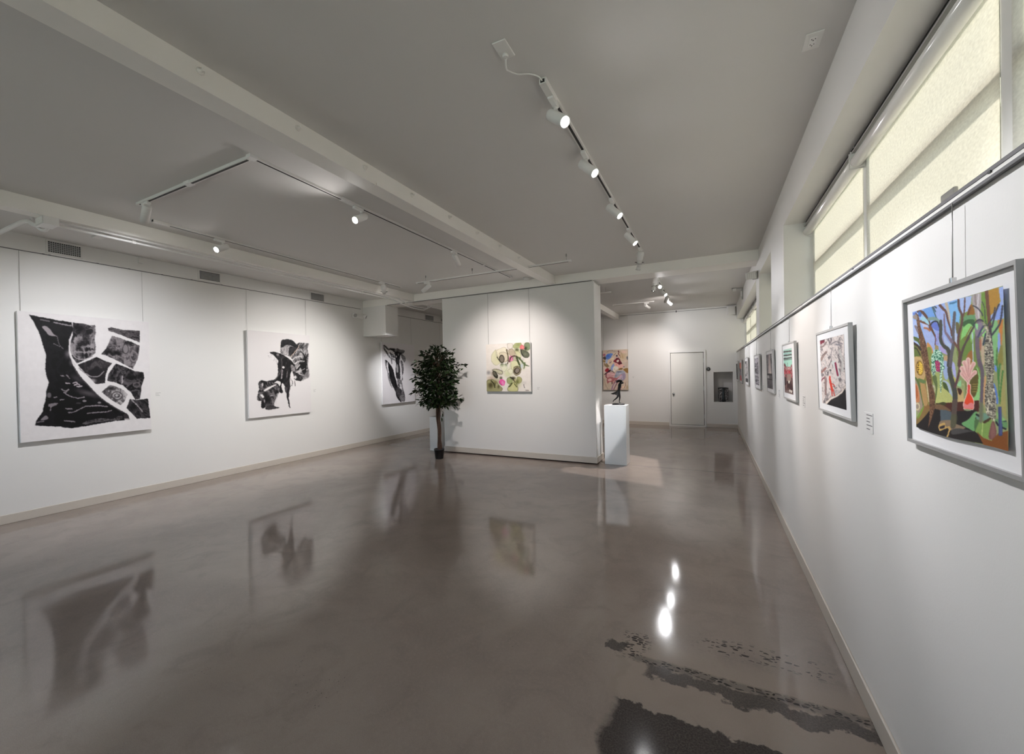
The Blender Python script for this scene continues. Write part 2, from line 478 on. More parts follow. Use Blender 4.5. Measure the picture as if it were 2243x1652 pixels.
tag(MB_tab.build('window_latch', M_GREY), 'small grey latch tab low on the cream blind of the near window', 'latch')

# ------------------------------------------------------------------ partition wall in the middle
def partition():
    x0, x1, y0, y1, z0, z1 = -4.655, -1.672, 6.43, 6.86, 0.022, 2.972
    t = thing('partition_wall', 'white freestanding partition wall in the middle of the room carrying the green floral painting', 'partition', ((x0 + x1) / 2, (y0 + y1) / 2, 0))
    MB().box(x0, x1, y0, y1, z0, z1, bev=0.003).build('panel', M_WALL, t)
    g = 0.010
    for q in ((x0 - g, x1 + g, y0 - g, y0), (x0 - g, x1 + g, y1, y1 + g), (x0 - g, x0, y0, y1), (x1, x1 + g, y0, y1)):
        MB().box(*q, z0, 0.118).build('baseboard', M_BASE, t)
    for x in (x0 + 0.2, x1 - 0.2):
        for y in (y0 + 0.1, y1 - 0.1):
            MB().lathe([(0.03, 0), (0.03, z0 + 0.01)], 12, Matrix.Translation((x, y, 0))).build('foot', M_DARK, t)
    MB().box(x1 - 0.012, x1 + 0.004, y0 + 0.05, y1 - 0.08, z1 - 0.02, z1 + 0.004).build('top_bracket', M_STEEL, t)
partition()

# picture rails
def rail(label, x0, x1, y0, y1, z0, z1, face, dark_at='bottom', clips=()):
    t = thing('picture_rail', label, 'rail', ((x0 + x1) / 2, (y0 + y1) / 2, (z0 + z1) / 2))
    MB().box(x0, x1, y0, y1, z0, z1).build('rail_body', M_WHITE2, t)
    h = z1 - z0
    a = 0.0015
    GM = mat('rail_shadow_grey', (0.10, 0.098, 0.105, 1), 0.5)
    if dark_at in ('bottom', 'both'):
        MB().box(x0 - (a if face == '-x' else -0.002), x1 + (a if face == '+x' else -0.002), y0 - (a if face == '-y' else -.001), y1 - .001, z0 - 0.003, z0 + h * 0.2).build('rail_groove_shade', GM, t)  # shade of the rail's underside painted as a dark strip
    if dark_at == 'both':
        MB().box(x0 - (a if face == '-x' else 0), x1 - 0.001, y0 + .001, y1 - .001, z1 - h * 0.36, z1 + 0.001).build('rail_groove_shade', GM, t)
    for c in clips:
        MB().box(*c).build('rail_screw', M_DARK, t)
    return t
rail('white picture rail with a dark groove and painted underside shade along the sill of the right wall', 0.592, RW, FW + 0.1, BW - 0.01, 1.936, 1.960, '-x', 'both',
     [(0.589, 0.592, y, y + 0.012, 1.948, 1.953) for y in (1.34, 2.35, 3.5)])
rail('thin picture rail high on the left wall above the big ink paintings', LW, LW + 0.010, FW + 0.1, 6.36, 2.945, 2.962, '+x', 'bottom',
     [(LW + 0.010, LW + 0.013, y, y + 0.02, 2.944, 2.95) for y in (1.75, 1.8, 2.2, 2.5, 2.85, 3.2, 3.6, 4.4)])
rail('thin picture rail high on the left wall beyond the boxed column head', LW, LW + 0.010, 6.95, BW - 0.01, 2.945, 2.962, '+x')
rail('thin dark-edged picture rail running under the cross beam and along the partition top', LW + 0.7, -1.70, 6.409, 6.429, 2.976, 2.990, '-y')
rail('thin picture rail at the top of the far back wall', -2.30, 0.59, BW - 0.012, BW - 0.001, 3.085, 3.105, '-y', 'bottom', [(-0.82, -0.80, BW - 0.03, BW - 0.012, 3.06, 3.11)])

# ------------------------------------------------------------------ light tracks and spotlights
def track_bar(t, p0, p1, z_top, along):
    w, h = 0.018, 0.020
    (x0, y0), (x1, y1) = p0, p1
    if along == 'y':
        bx = (x0 - w, x0 + w, min(y0, y1), max(y0, y1))
        MB().box(bx[0], bx[1], bx[2], bx[3], z_top - h, z_top).build('track_body', M_WHITE2, t)
        MB().box(x0 - 0.008, x0 + 0.008, bx[2] + .03, bx[3] - .03, z_top - h - 0.0012, z_top - h + 0.002).build('track_slot', M_DARK, t)
    else:
        bx = (min(x0, x1), max(x0, x1), y0 - w, y0 + w)
        MB().box(bx[0], bx[1], bx[2], bx[3], z_top - h, z_top).build('track_body', M_WHITE2, t)
        MB().box(bx[0] + .03, bx[1] - .03, y0 - 0.008, y0 + 0.008, z_top - h - 0.0012, z_top - h + 0.002).build('track_slot', M_DARK, t)

TK = thing('light_track', 'white ceiling light track nearest the window wall, fed by a looping cord', 'light track', (-0.81, 3.8, CZ))
track_bar(TK, (-0.81, 2.10), (-0.81, 5.62), CZ, 'y')
MB().box(-0.831, -0.789, 2.09, 2.27, CZ - 0.036, CZ - 0.001, bev=0.004).build('end_feed', M_WHITE2, TK)
MB().box(-0.822, -0.798, 2.088, 2.094, CZ - 0.03, CZ - 0.012).build('feed_socket', M_DARK, TK)

TK2 = thing('light_track', 'white L-shaped light track on the ceiling left of the long beam', 'light track', (-2.99, 3.9, CZ))
track_bar(TK2, (-2.99, 1.82), (-2.99, 6.10), CZ, 'y')
track_bar(TK2, (-4.70, 1.83), (-3.01, 1.83), CZ, 'x')
MB().box(-3.015, -2.965, 1.80, 1.86, CZ - 0.024, CZ).build('corner_joint', M_WHITE, TK2)
MB().box(-3.88, -3.80, 1.806, 1.854, CZ - 0.024, CZ).build('track_joint', M_WHITE, TK2)
MB().box(-3.012, -2.968, 2.62, 2.76, CZ - 0.024, CZ).build('track_joint', M_WHITE, TK2)
MB().box(-3.012, -2.968, 5.17, 5.20, CZ - 0.024, CZ).build('track_joint', M_WHITE, TK2)

TK3 = thing('light_track', 'white light track beside the left beam with pipes', 'light track', (-5.06, 3.8, CZ))
track_bar(TK3, (-5.06, 2.08), (-5.06, 5.75), CZ, 'y')
MB().box(-5.08, -5.04, 2.08, 2.22, CZ - 0.026, CZ).build('end_feed', M_WHITE2, TK3)

TK4 = thing('suspended_track', 'light track hung on short rods crossing below the long beam', 'light track', (-3.0, 5.32, 3.03))
MB().box(-4.36, -1.70, 5.305, 5.335, 3.018, 3.040).build('track_body', M_WHITE2, TK4)
MB().box(-4.33, -1.73, 5.312, 5.328, 3.0165, 3.02).build('track_slot', M_DARK, TK4)
MB().box(-1.70, -1.692, 5.303, 5.337, 3.016, 3.042).build('end_cap', M_WHITE, TK4)
for x in (-4.164, -3.273, -1.759):
    MB().tube([(x, 5.32, 3.04), (x, 5.32, CZ)], 0.0028, 6).build('hanger_rod', M_STEEL, TK4)
    MB().lathe([(0.010, 0), (0.008, 0.035)], 10, Matrix.Translation((x, 5.32, CZ - 0.036))).build('ceiling_anchor', M_GREY, TK4)

TK5 = thing('light_track', 'white ceiling light track in the far room beyond the cross beam', 'light track', (-0.82, 8.4, CZ))
track_bar(TK5, (-0.82, 7.15), (-0.82, 9.95), CZ, 'y')
TK6 = thing('light_track', 'short white light track crossing the far room ceiling near the back wall', 'light track', (-1.6, 9.93, CZ))
track_bar(TK6, (-2.12, 9.93), (-1.16, 9.93), CZ, 'x')
TK7 = thing('suspended_track', 'end of a light track on a rod showing beside the partition in the far room', 'light track', (-2.2, 7.80, 3.03))
MB().box(-3.2, -1.70, 7.785, 7.815, 3.018, 3.040).build('track_body', M_WHITE2, TK7)
MB().box(-1.70, -1.692, 7.783, 7.817, 3.016, 3.042).build('end_cap', M_WHITE, TK7)
MB().tube([(-1.80, 7.80, 3.04), (-1.80, 7.80, CZ)], 0.003, 6).build('hanger_rod', M_STEEL, TK7)

def lamp(parent, loc, aim, power, size, blend, color, radius=0.02):
    ld = bpy.data.lights.new('lamp', 'SPOT')
    ld.energy = power * LAMP_GAIN; ld.spot_size = math.radians(size); ld.spot_blend = blend
    ld.color = color; ld.shadow_soft_size = radius
    lo = bpy.data.objects.new('lamp', ld); COL.objects.link(lo)
    lo.parent = parent
    lo.location = Vector(loc) - root_loc(parent)
    d = (Vector(aim) - Vector(loc)).normalized()
    lo.rotation_euler = d.to_track_quat('-Z', 'Y').to_euler()
    return lo

def hull(pts):
    pts = sorted(pts)
    def half(ps):
        out = []
        for p in ps:
            while len(out) > 1 and (out[-1][0] - out[-2][0]) * (p[1] - out[-2][1]) - (out[-1][1] - out[-2][1]) * (p[0] - out[-2][0]) <= 0: out.pop()
            out.append(p)
        return out[:-1]
    return half(pts) + half(pts[::-1])

def shutters(parent, tip, d, targets, g=0.03, reach=0.024):
    """framing shutters: blades at the gate that leave an opening towards the target points"""
    q = d.to_track_quat('Z', 'Y').to_matrix()
    u, v = q.col[0], q.col[1]
    pts = []
    for t in targets:
        r = Vector(t) - tip
        k = g / r.dot(d)
        pts.append(((r * k).dot(u), (r * k).dot(v)))
    hp = hull(pts)
    for i in range(len(hp)):
        a, b = Vector(hp[i]), Vector(hp[(i + 1) % len(hp)])
        e = (b - a).normalized(); n_ = Vector((e.y, -e.x))
        m = (a + b) / 2; m = m - e * m.dot(e)           # foot of the perpendicular from the axis
        dist = max(0.003, reach - m.dot(n_))
        w = reach * 1.1
        c = [m - e * w, m + e * w, m + e * w + n_ * dist, m - e * w + n_ * dist]
        o3 = tip + d * g
        k = MB(); lo = [o3 + u * p.x + v * p.y + d * (i * 0.0004) for p in c]; up = [p + d * 0.0003 for p in lo]
        k.add(lo + up, [(0, 3, 2, 1), (4, 5, 6, 7), (0, 1, 5, 4), (1, 2, 6, 5), (2, 3, 7, 6), (3, 0, 4, 7)])
        k.build('shutter_blade', M_DARK, parent)

NEUT, COOL, WARM = (1.0, 0.965, 0.93), (0.97, 0.97, 1.0), (1.0, 0.915, 0.87)

def spotlight(label, x, y, zt, aim, along='y', power=30, spill=14, color=NEUT, size=52, kind='can', on=True, L=0.170, group=None, drop=0.058, blend=0.9, frame=None):
    """a head on a track: adapter, stem, can with a rim and lens"""
    t = thing('spotlight' if kind == 'can' else 'framing_projector', label, 'spotlight', (x, y, zt), group)
    a = 0.055
    if along == 'y': MB().box(x - 0.017, x + 0.017, y - a, y + a, zt - 0.047, zt - 0.0216, bev=0.004).build('adapter', M_WHITE, t)
    else: MB().box(x - a, x + a, y - 0.017, y + 0.017, zt - 0.047, zt - 0.0216, bev=0.004).build('adapter', M_WHITE, t)
    piv = Vector((x, y + (a * 0.7 if along == 'y' else 0), zt - 0.047 - drop))
    d = (Vector(aim) - piv).normalized()
    MB().lathe([(0.013, 0), (0.013, 0.012)], 12, Matrix.Translation((piv.x, piv.y, zt - 0.059))).build('swivel', M_WHITE, t)
    stem_top = Vector((piv.x, piv.y, zt - 0.057))
    if kind == 'can':
        R = 0.034
        c0 = piv - d * L * 0.38
        MB().tube([stem_top, piv + (stem_top - piv) * 0.12], 0.0065, 8).build('stem', M_WHITE, t)
        M = axis_matrix(c0, d)
        hs = MB().lathe([(R * 0.80, 0), (R * 0.93, 0.004), (R, 0.012), (R, L), (R * 0.88, L), (R * 0.86, L - 0.012)], 28, M, caps=False).lathe([(0.0005, 0), (R * 0.80, 0.0)], 28, M, caps=False)
        hs = hs.build('housing', M_WHITE, t)
        ln = MB().lathe([(0.0005, L - 0.010), (R * 0.86, L - 0.010)], 24, M, caps=False)
        ln.build('lens', M_LENS if on else mat('lens_off', (0.30, 0.30, 0.31, 1), 0.15), hs)
        tip = c0 + d * (L + 0.004)
    else:
        R = 0.040
        c0 = piv - d * 0.05
        MB().tube([stem_top, piv + Vector((0, 0, 0.03))], 0.007, 8).build('stem', M_WHITE, t)
        u = d.cross(Vector((0, 0, 1))).normalized()
        for sgn in (-1, 1):
            MB().tube([piv + Vector((0, 0, 0.03)), piv + Vector((0, 0, 0.03)) + u * sgn * 0.047, piv + u * sgn * 0.047, piv + d * 0.02 + u * sgn * 0.047], 0.005, 6).build('yoke_arm', M_WHITE, t)
        M = axis_matrix(c0, d)
        MB().lathe([(R * 0.7, 0), (R, 0.01), (R, 0.095), (R * 0.8, 0.11)], 24, M).build('housing', M_WHITE, t)
        bar = MB().lathe([(R * 0.78, 0.11), (R * 0.78, 0.150), (R * 0.62, 0.152), (R * 0.62, 0.200), (R * 0.56, 0.200), (R * 0.54, 0.19)], 24, M, caps=False)
        bar = bar.build('barrel', M_WHITE2, t)
        MB().lathe([(R * 0.9, 0.150), (R * 0.9, 0.158)], 20, M).build('barrel_ring', M_GREY, bar)
        for sgn in (-1, 1):
            MB().tube([c0 + d * 0.14 + u * sgn * R * 0.75, c0 + d * 0.14 + u * sgn * (R + 0.02)], 0.004, 6).build('shutter_lever', M_DARK, bar)
        MB().lathe([(0.0005, 0.192), (R * 0.54, 0.192)], 20, M, caps=False).build('lens', M_LENS, bar)
        tip = c0 + d * 0.206
    if frame:
        MB().lathe([(0.025, 0.198), (0.027, 0.200), (0.027, 0.240), (0.025, 0.240), (0.025, 0.200)], 20, M, caps=False).build('snoot', M_WHITE2, bar)
        shutters(bar, tip, d, frame)
    if on:
        lamp(t, tip, aim, power, size, blend, color, 0.02 if kind == 'can' else (0.0004 if frame else 0.004))
        if spill: lamp(t, tip, aim, spill, 150, 1.0, color, 0.03)
    return t

G1 = 'spotlights on the light tracks'
PW = 1.0
# near window-side track, aimed at the pictures on the right wall
spotlight('bright white spotlight nearest the looping cord on the window-side track', -0.81, 2.26, CZ, (0.58, 1.55, 1.66), power=31*PW, spill=2*PW, size=44, color=COOL, group=G1)
spotlight('white spotlight second from the looping cord on the window-side track', -0.81, 2.92, CZ, (0.58, 2.46, 1.58), power=31*PW, spill=2*PW, size=44, color=COOL, group=G1)
spotlight('white spotlight third from the looping cord on the window-side track', -0.81, 3.82, CZ, (0.58, 3.46, 1.55), power=31*PW, spill=2*PW, size=44, color=WARM, group=G1)
spotlight('white spotlight fourth from the looping cord on the window-side track', -0.81, 4.70, CZ, (0.58, 4.40, 1.32), power=24*PW, spill=1.5*PW, size=44, color=COOL, group=G1)
spotlight('white framing projector hanging at the far end of the window-side track', -0.81, 5.50, CZ, (-1.42, 6.58, 0.75), power=60*PW, spill=0, color=COOL, kind='proj', size=60, blend=0.1, frame=[(-1.562, 6.525, 0.03), (-1.214, 6.525, 0.56), (-1.18, 6.70, 1.30), (-1.672, 6.455, 1.08), (-1.672, 6.455, 0.42)], group=G1)
# L-shaped track
spotlight('bright white spotlight facing the camera on the L-shaped track', -2.99, 2.82, CZ, (-2.85, 1.16, 1.95), power=40*PW, spill=6*PW, group=G1)
spotlight('white spotlight on the L-shaped track turned away towards the partition', -2.99, 4.42, CZ, (-3.20, 6.43, 1.40), power=40*PW, spill=0, color=WARM, size=78, group=G1)
spotlight('white spotlight on the short leg of the L-shaped track', -4.56, 1.83, CZ, (-6.60, 2.25, 1.10), along='x', power=39*PW, spill=0, color=COOL, size=98, blend=1.0, group=G1)
# track beside the left beam
spotlight('bright white spotlight facing the camera on the track by the left beam', -5.06, 2.70, CZ, (-4.60, 1.10, 2.05), size=50, power=16*PW, spill=0, group=G1)
spotlight('white framing projector at the far end of the track by the left beam', -5.06, 5.26, CZ, (-6.72, 7.45, 1.15), power=70*PW, spill=0, color=COOL, kind='proj', size=32, blend=1.0, group=G1)
# suspended track
spotlight('small white spotlight hanging under the suspended track', -4.14, 5.32, 3.0378, (-6.70, 4.70, 0.95), along='x', power=64*PW, spill=0, size=88, blend=1.0, group=G1)
# far room
spotlight('white framing projector nearest the cross beam in the far room', -0.82, 7.20, CZ, (-1.30, 6.50, 0.45), power=60*PW, spill=2*PW, color=WARM, kind='proj', size=75, blend=0.1, frame=[(-0.54, 5.47, 0), (-2.10, 5.75, 0), (-1.672, 6.62, 1.10), (-1.30, 7.45, 0), (-0.80, 7.18, 0)], group=G1)
spotlight('bright glaring spotlight second from the cross beam in the far room', -0.82, 7.62, CZ, (0.58, 4.25, 1.30), power=12*PW, spill=5*PW, color=COOL, group=G1)
spotlight('grey-white spotlight third from the cross beam in the far room', -0.82, 8.32, CZ, (0.58, 7.20, 1.55), power=34*PW, spill=4*PW, size=46, color=COOL, group=G1)
spotlight('dark-looking spotlight turned to the back wall in the far room', -0.82, 9.10, CZ, (-1.72, 11.7, 1.45), power=41*PW, spill=6*PW, color=WARM, size=60, group=G1)
spotlight('bright white spotlight at the back end of the far room track', -0.82, 9.55, CZ, (0.58, 8.35, 1.45), power=34*PW, spill=4*PW, size=46, color=COOL, group=G1)
spotlight('small pale spotlight on the short crossing track in the far room', -1.33, 9.93, CZ, (-0.27, 11.7, 2.27), along='x', power=11*PW, spill=0, on=True, color=COOL, size=75, group=G1)

# looping cord and its ceiling plate
pl = thing('ceiling_plate', 'square white ceiling plate with the lamp cord plugged into it', 'outlet', (-0.911, 1.821, CZ))
MB().box(-0.911 - 0.037, -0.911 + 0.037, 1.821 - 0.058, 1.821 + 0.058, CZ - 0.008, CZ - 0.0005, bev=0.003).build('cover', M_WHITE2, pl)
MB().lathe([(0.014, 0), (0.016, 0.012), (0.012, 0.02)], 14, Matrix.Translation((-0.913, 1.845, CZ - 0.028))).build('plug', M_WHITE, pl)
def smooth_path(pts, n=6):
    P = [Vector(p) for p in pts]; out = []
    for i in range(len(P) - 1):
        p0, p1, p2, p3 = P[max(i - 1, 0)], P[i], P[i + 1], P[min(i + 2, len(P) - 1)]
        for k in range(n):
            t = k / n
            out.append(0.5 * ((2 * p1) + (p2 - p0) * t + (2 * p0 - 5 * p1 + 4 * p2 - p3) * t * t + (3 * p1 - p0 - 3 * p2 + p3) * t ** 3))
    out.append(P[-1]); return out
tag(MB().tube(smooth_path([(-0.913, 1.845, CZ - 0.03), (-0.93, 1.885, CZ - 0.045), (-0.945, 1.94, CZ - 0.018), (-0.915, 1.995, CZ - 0.012), (-0.86, 2.025, CZ - 0.010), (-0.822, 2.060, CZ - 0.014), (-0.812, 2.092, CZ - 0.020)]), 0.0045, 8).build('power_cord', M_WHITE2), 'thin white cord looping along the ceiling from a square plate to the track', 'cord')

def outlet(label, M, w=0.074, h=0.118, sockets=True, vertical=True):
    t = bpy.data.objects.new('outlet', None); COL.objects.link(t); t.matrix_world = M; t.empty_display_size = 0.05
    tag(t, label, 'outlet')
    b = MB().box(-w / 2, w / 2, -h / 2, h / 2, 0.0005, 0.007, bev=0.002); b.build('cover', M_WHITE2, t, rel=False)
    if sockets:
        so = MB().box(-0.017, 0.017, -0.034, 0.034, 0.007, 0.0095, bev=0.001).build('socket', M_WHITE, t, rel=False)
        s = MB()
        for dy in (-0.02, 0.016):
            s.box(-0.009, -0.006, dy, dy + 0.008, 0.0092, 0.0100).box(0.006, 0.009, dy, dy + 0.007, 0.0092, 0.0100).box(-0.0025, 0.0025, dy - 0.008, dy - 0.003, 0.0092, 0.0100)
        s.build('slots', M_DARK, so, rel=False)['kind'] = 'stuff'
    return t
outlet('white double outlet on the ceiling near the window wall', Matrix.Translation((0.476, 2.485, CZ)) @ Matrix.Rotation(math.pi, 4, 'X'))
outlet('small pale double outlet low on the back wall beside the door', Matrix.Translation((-0.072, BW, 0.395)) @ Matrix.Rotation(math.pi / 2, 4, 'X'))
hatch = thing('ceiling_fixture', 'flat pale ceiling fixture between the left beam and the left wall', 'fixture', (-6.08, 2.03, CZ))
MB().box(-6.20, -5.97, 1.99, 2.07, CZ - 0.022, CZ - 0.001, bev=0.006).build('cover', M_WHITE2, hatch)
tag(MB().box(LW + 0.001, LW + 0.035, 2.60, 2.645, 3.045, 3.11, bev=0.004).build('junction_box', M_WHITE2), 'tiny white box high on the left wall under the ceiling', 'box')
tag(MB().lathe([(0.055, 0), (0.055, 0.012), (0.045, 0.03), (0.02, 0.034)], 20, axis_matrix((-2.80, 6.30, CZ), (0, 0, -1))).build('smoke_detector', M_WHITE2), 'round white smoke detector on the ceiling by the long beam end', 'detector')

# ------------------------------------------------------------------ pipes along the left beam
jb = thing('junction_box', 'square white junction box on the underside of the left beam', 'box', (-5.40, 1.46, 2.95))
MB().box(-5.50, -5.33, 1.40, 1.50, 2.925, 2.994, bev=0.004).build('housing', M_WHITE, jb)
MB().box(-5.495, -5.335, 1.395, 1.399, 2.93, 2.99).build('cover', M_WHITE2, jb)
def pipe(label, pts, r, clips=()):
    t = thing('conduit_pipe', label, 'pipe', tuple(pts[0]))
    MB().tube(smooth_path(pts, 5), r, 10).build('pipe_run', M_WHITE, t)
    for c in clips:
        MB().box(c[0] - r - 0.006, c[0] + r + 0.006, c[1] - 0.015, c[1] + 0.015, c[2] - r - 0.004, c[2] + r + 0.012).build('clamp', M_WHITE2, t)
pipe('white conduit pipe running below the left beam, the lower of two', [(-5.47, 1.50, 2.965), (-5.47, 2.2, 2.965), (-5.47, 4.0, 2.965), (-5.47, 5.75, 2.965), (-5.46, 5.95, 2.962), (-5.42, 6.16, 2.91), (-5.40, 6.33, 2.872), (-5.39, 6.6, 2.862), (-5.38, 6.80, 2.872), (-5.38, 6.98, 2.95), (-5.38, 7.2, 2.965), (-5.38, 9.0, 2.965), (-5.38, 11.6, 2.965)], 0.012,
     [(-5.47, 2.08, 2.965), (-5.47, 5.2, 2.965), (-5.38, 7.5, 2.965)])
pipe('thinner white conduit pipe tight under the left beam', [(-5.39, 1.50, 2.982), (-5.39, 3.0, 2.982), (-5.39, 5.8, 2.982), (-5.38, 6.0, 2.98), (-5.345, 6.2, 2.92), (-5.33, 6.36, 2.89), (-5.32, 6.6, 2.885), (-5.32, 6.84, 2.90), (-5.32, 7.0, 2.975), (-5.33, 8.5, 2.98), (-5.33, 11.6, 2.98)], 0.009)
pipe('thick white pipe running from the junction box to the left wall', [(-5.50, 1.44, 2.95), (-5.62, 1.42, 2.965), (-5.75, 1.405, 3.02), (-6.05, 1.40, 3.03), (-6.5, 1.395, 3.03), (LW, 1.39, 3.03)], 0.02)
pipe('second thick white pipe bending out of the junction box', [(-5.50, 1.475, 2.94), (-5.57, 1.475, 2.92), (-5.66, 1.46, 2.95), (-5.78, 1.45, 3.06), (-5.80, 1.45, CZ)], 0.014)

# ------------------------------------------------------------------ vents on the left wall
def vent(label, y0, y1, z0, z1):
    t = thing('air_vent', label, 'vent', (LW, (y0 + y1) / 2, (z0 + z1) / 2), 'air vents along the left wall')
    x = LW
    m = 0.018
    for q in ((y0 - m, y1 + m, z1, z1 + m), (y0 - m, y1 + m, z0 - m, z0), (y0 - m, y0, z0, z1), (y1, y1 + m, z0, z1)):
        MB().box(x + 0.0003, x + 0.008, *q).build('frame_side', M_WHITE2, t)
    MB().box(x + 0.0005, x + 0.0012, y0, y1, z0, z1).build('backing', mat('vent_dark', (0.045, 0.045, 0.05, 1), 0.8), t)
    g = MB()
    nz_, ny = 5, 14
    for k in range(1, nz_ + 1):
        z = z0 + (z1 - z0) * k / (nz_ + 1)
        g.box(x + 0.001, x + 0.006, y0, y1, z - 0.0045, z + 0.0045)
    for k in range(1, ny + 1):
        y = y0 + (y1 - y0) * k / (ny + 1)
        g.box(x + 0.001, x + 0.007, y - 0.0032, y + 0.0032, z0, z1)
    g.build('grille', mat('vent_grey', (0.42, 0.42, 0.42, 1), 0.5), t)['kind'] = 'stuff'
vent('grey grille vent above the leftmost ink painting', 1.80, 2.065, 2.985, 3.105)
vent('grey grille vent left of the second ink painting, second from the left', 3.315, 3.585, 2.985, 3.105)
vent('grey grille vent above the gap right of the second ink painting', 5.16, 5.44, 2.968, 3.095)
vent('grey grille vent just beyond the boxed column head', 7.03, 7.31, 2.972, 3.095)
vent('farthest grey grille vent, beside the wall speaker', 8.55, 8.90, 2.968, 3.090)

# speakers, emergency lights, brackets
def speaker(label, c, sx, sy, sz, rotz=0.0, tilt=0.0):
    t = thing('wall_speaker', label, 'speaker', c)
    t.rotation_euler = (tilt, 0, rotz)
    MB().box(-sx / 2, sx / 2, -sy / 2, sy / 2, -sz / 2, sz / 2, bev=0.012).build('cabinet', M_WHITE, t, rel=False)
    MB().box(-sx / 2 + 0.012, sx / 2 - 0.012, -sy / 2 - 0.006, -sy / 2 + 0.002, -sz / 2 + 0.012, sz / 2 - 0.012, bev=0.003).build('grille', M_WHITE2, t, rel=False)
    MB().box(-0.02, 0.02, sy / 2 - 0.005, sy / 2 + 0.06, -0.03, 0.03).build('mount', M_GREY, t, rel=False)
speaker('white wall speaker hung in the far right ceiling corner', (0.475, BW - 0.155, 2.985), 0.17, 0.16, 0.21, 0.12, 0.12)
speaker('small grey-white wall speaker at the far end of the left wall', (LW + 0.12, 9.30, 3.03), 0.17, 0.12, 0.17, math.pi / 2 + 0.5, 0)

def emergency(label, M, s=1.0):
    t = bpy.data.objects.new('emergency_light', None); COL.objects.link(t); t.matrix_world = M; t.empty_display_size = 0.05
    tag(t, label, 'emergency light')
    MB().box(-0.14 * s, 0.14 * s, -0.055 * s, 0.055 * s, 0.001, 0.06 * s, bev=0.008).build('housing', M_WHITE2, t, rel=False)
    for sx in (-1, 1):
        cen = Vector((sx * 0.125 * s, 0.02 * s, 0.085 * s))
        Mx = axis_matrix(cen - Vector((0, 0, 0.03 * s)), (sx * 0.4, -0.5, 0.8))
        MB().lathe([(0.030 * s, 0), (0.045 * s, 0.03 * s), (0.048 * s, 0.06 * s), (0.040 * s, 0.062 * s)], 16, Mx).build('lamp_head', M_WHITE, t, rel=False)
        MB().lathe([(0.0005, 0.064 * s), (0.038 * s, 0.064 * s)], 16, Mx, caps=False).build('lens', mat('clear_lens', (0.45, 0.45, 0.44, 1), 0.1), t, rel=False)
    return t
# left wall faces +x : local z -> +x, local y -> +z
ML = Matrix(((0, 0, 1, LW), (1, 0, 0, 6.27), (0, 1, 0, 2.785), (0, 0, 0, 1)))
emergency('white two-headed emergency light on the left wall by the column head', ML)
# right wall pier: flood light housing
fl = thing('emergency_light', 'ribbed white floodlight on the pier between the windows', 'emergency light', (RW, 6.62, 2.82))
MB().box(0.545, RW - 0.001, 6.56, 6.68, 2.77, 2.87, bev=0.01).build('back_box', M_GREY, fl)
Mf = axis_matrix((0.535, 6.57, 2.815), (-0.30, -0.90, -0.32))
MB().box(-0.070, 0.070, -0.050, 0.050, -0.02, 0.055, bev=0.012, M=Mf).build('housing', M_WHITE2, fl)
for k in range(5):
    x = -0.052 + k * 0.026
    MB().box(x - 0.007, x + 0.007, -0.042, 0.042, 0.055, 0.066, M=Mf).build('rib', M_WHITE, fl)
br = thing('ceiling_bracket', 'grey metal bracket and wiring where far ceiling meets the window wall', 'bracket', (0.50, 9.3, CZ))
MB().box(0.40, 0.60, 9.26, 9.32, CZ - 0.012, CZ - 0.001).build('ceiling_plate', M_STEEL, br)
MB().box(0.575, 0.60, 9.26, 9.32, 2.90, CZ - 0.012).build('wall_plate', M_STEEL, br)
MB().box(0.42, 0.48, 9.24, 9.34, CZ - 0.055, CZ - 0.012, bev=0.004).build('box_cover', M_WHITE2, br)
MB().box(0.555, 0.58, 9.25, 9.33, 2.95, 3.06, bev=0.004).build('box_cover', M_WHITE2, br)
MB().tube(smooth_path([(0.575, 9.32, 2.95), (0.575, 9.7, 2.99), (0.58, 10.3, 2.94), (0.58, 10.9, 2.98)]), 0.008, 6).build('cable', M_WHITE2, br)

# ------------------------------------------------------------------ door and small things on the back wall
d = bpy.data.objects.new('door_1', None); COL.objects.link(d); d.location = (-0.58, BW, 0); d['kind'] = 'structure'
DX0, DX1, DZ = -0.968, -0.168, 1.965
for x0, x1, z0, z1 in ((DX0 - 0.055, DX0 - 0.008, 0, DZ + 0.065), (DX1 + 0.008, DX1 + 0.055, 0, DZ + 0.065), (DX0 - 0.008, DX1 + 0.008, DZ + 0.008, DZ + 0.065)):
    MB().box(x0, x1, BW - 0.045, BW - 0.001, z0, z1, bev=0.006).build('door_casing', M_WHITE, d)
MB().box(DX0 - 0.008, DX1 + 0.008, BW - 0.004, BW - 0.0005, 0.03, DZ + 0.008).build('door_gap', mat('gap_brown', (0.12, 0.11, 0.10, 1), 0.8), d)
leaf_ = MB().box(DX0, DX1 - 0.004, BW - 0.016, BW - 0.004, 0.052, DZ, bev=0.002).build('door_leaf', mat('door_paint', (0.79, 0.78, 0.745, 1), 0.4), d)
MB().box(DX0 - 0.008, DX1 + 0.008, BW - 0.03, BW - 0.001, 0, 0.045).build('threshold', M_WHITE2, d)
MB().lathe([(0.030, 0), (0.030, 0.006), (0.011, 0.008), (0.011, 0.03), (0.026, 0.036), (0.030, 0.05), (0.022, 0.062), (0.004, 0.064)], 20, axis_matrix((DX0 + 0.065, BW - 0.016, 0.87), (0, -1, 0))).build('door_knob', M_CHROME, leaf_)
for z in (0.28, 1.02, 1.75):
    MB().box(DX1 - 0.006, DX1 + 0.010, BW - 0.026, BW - 0.014, z - 0.055, z + 0.055).build('hinge', M_STEEL, leaf_)

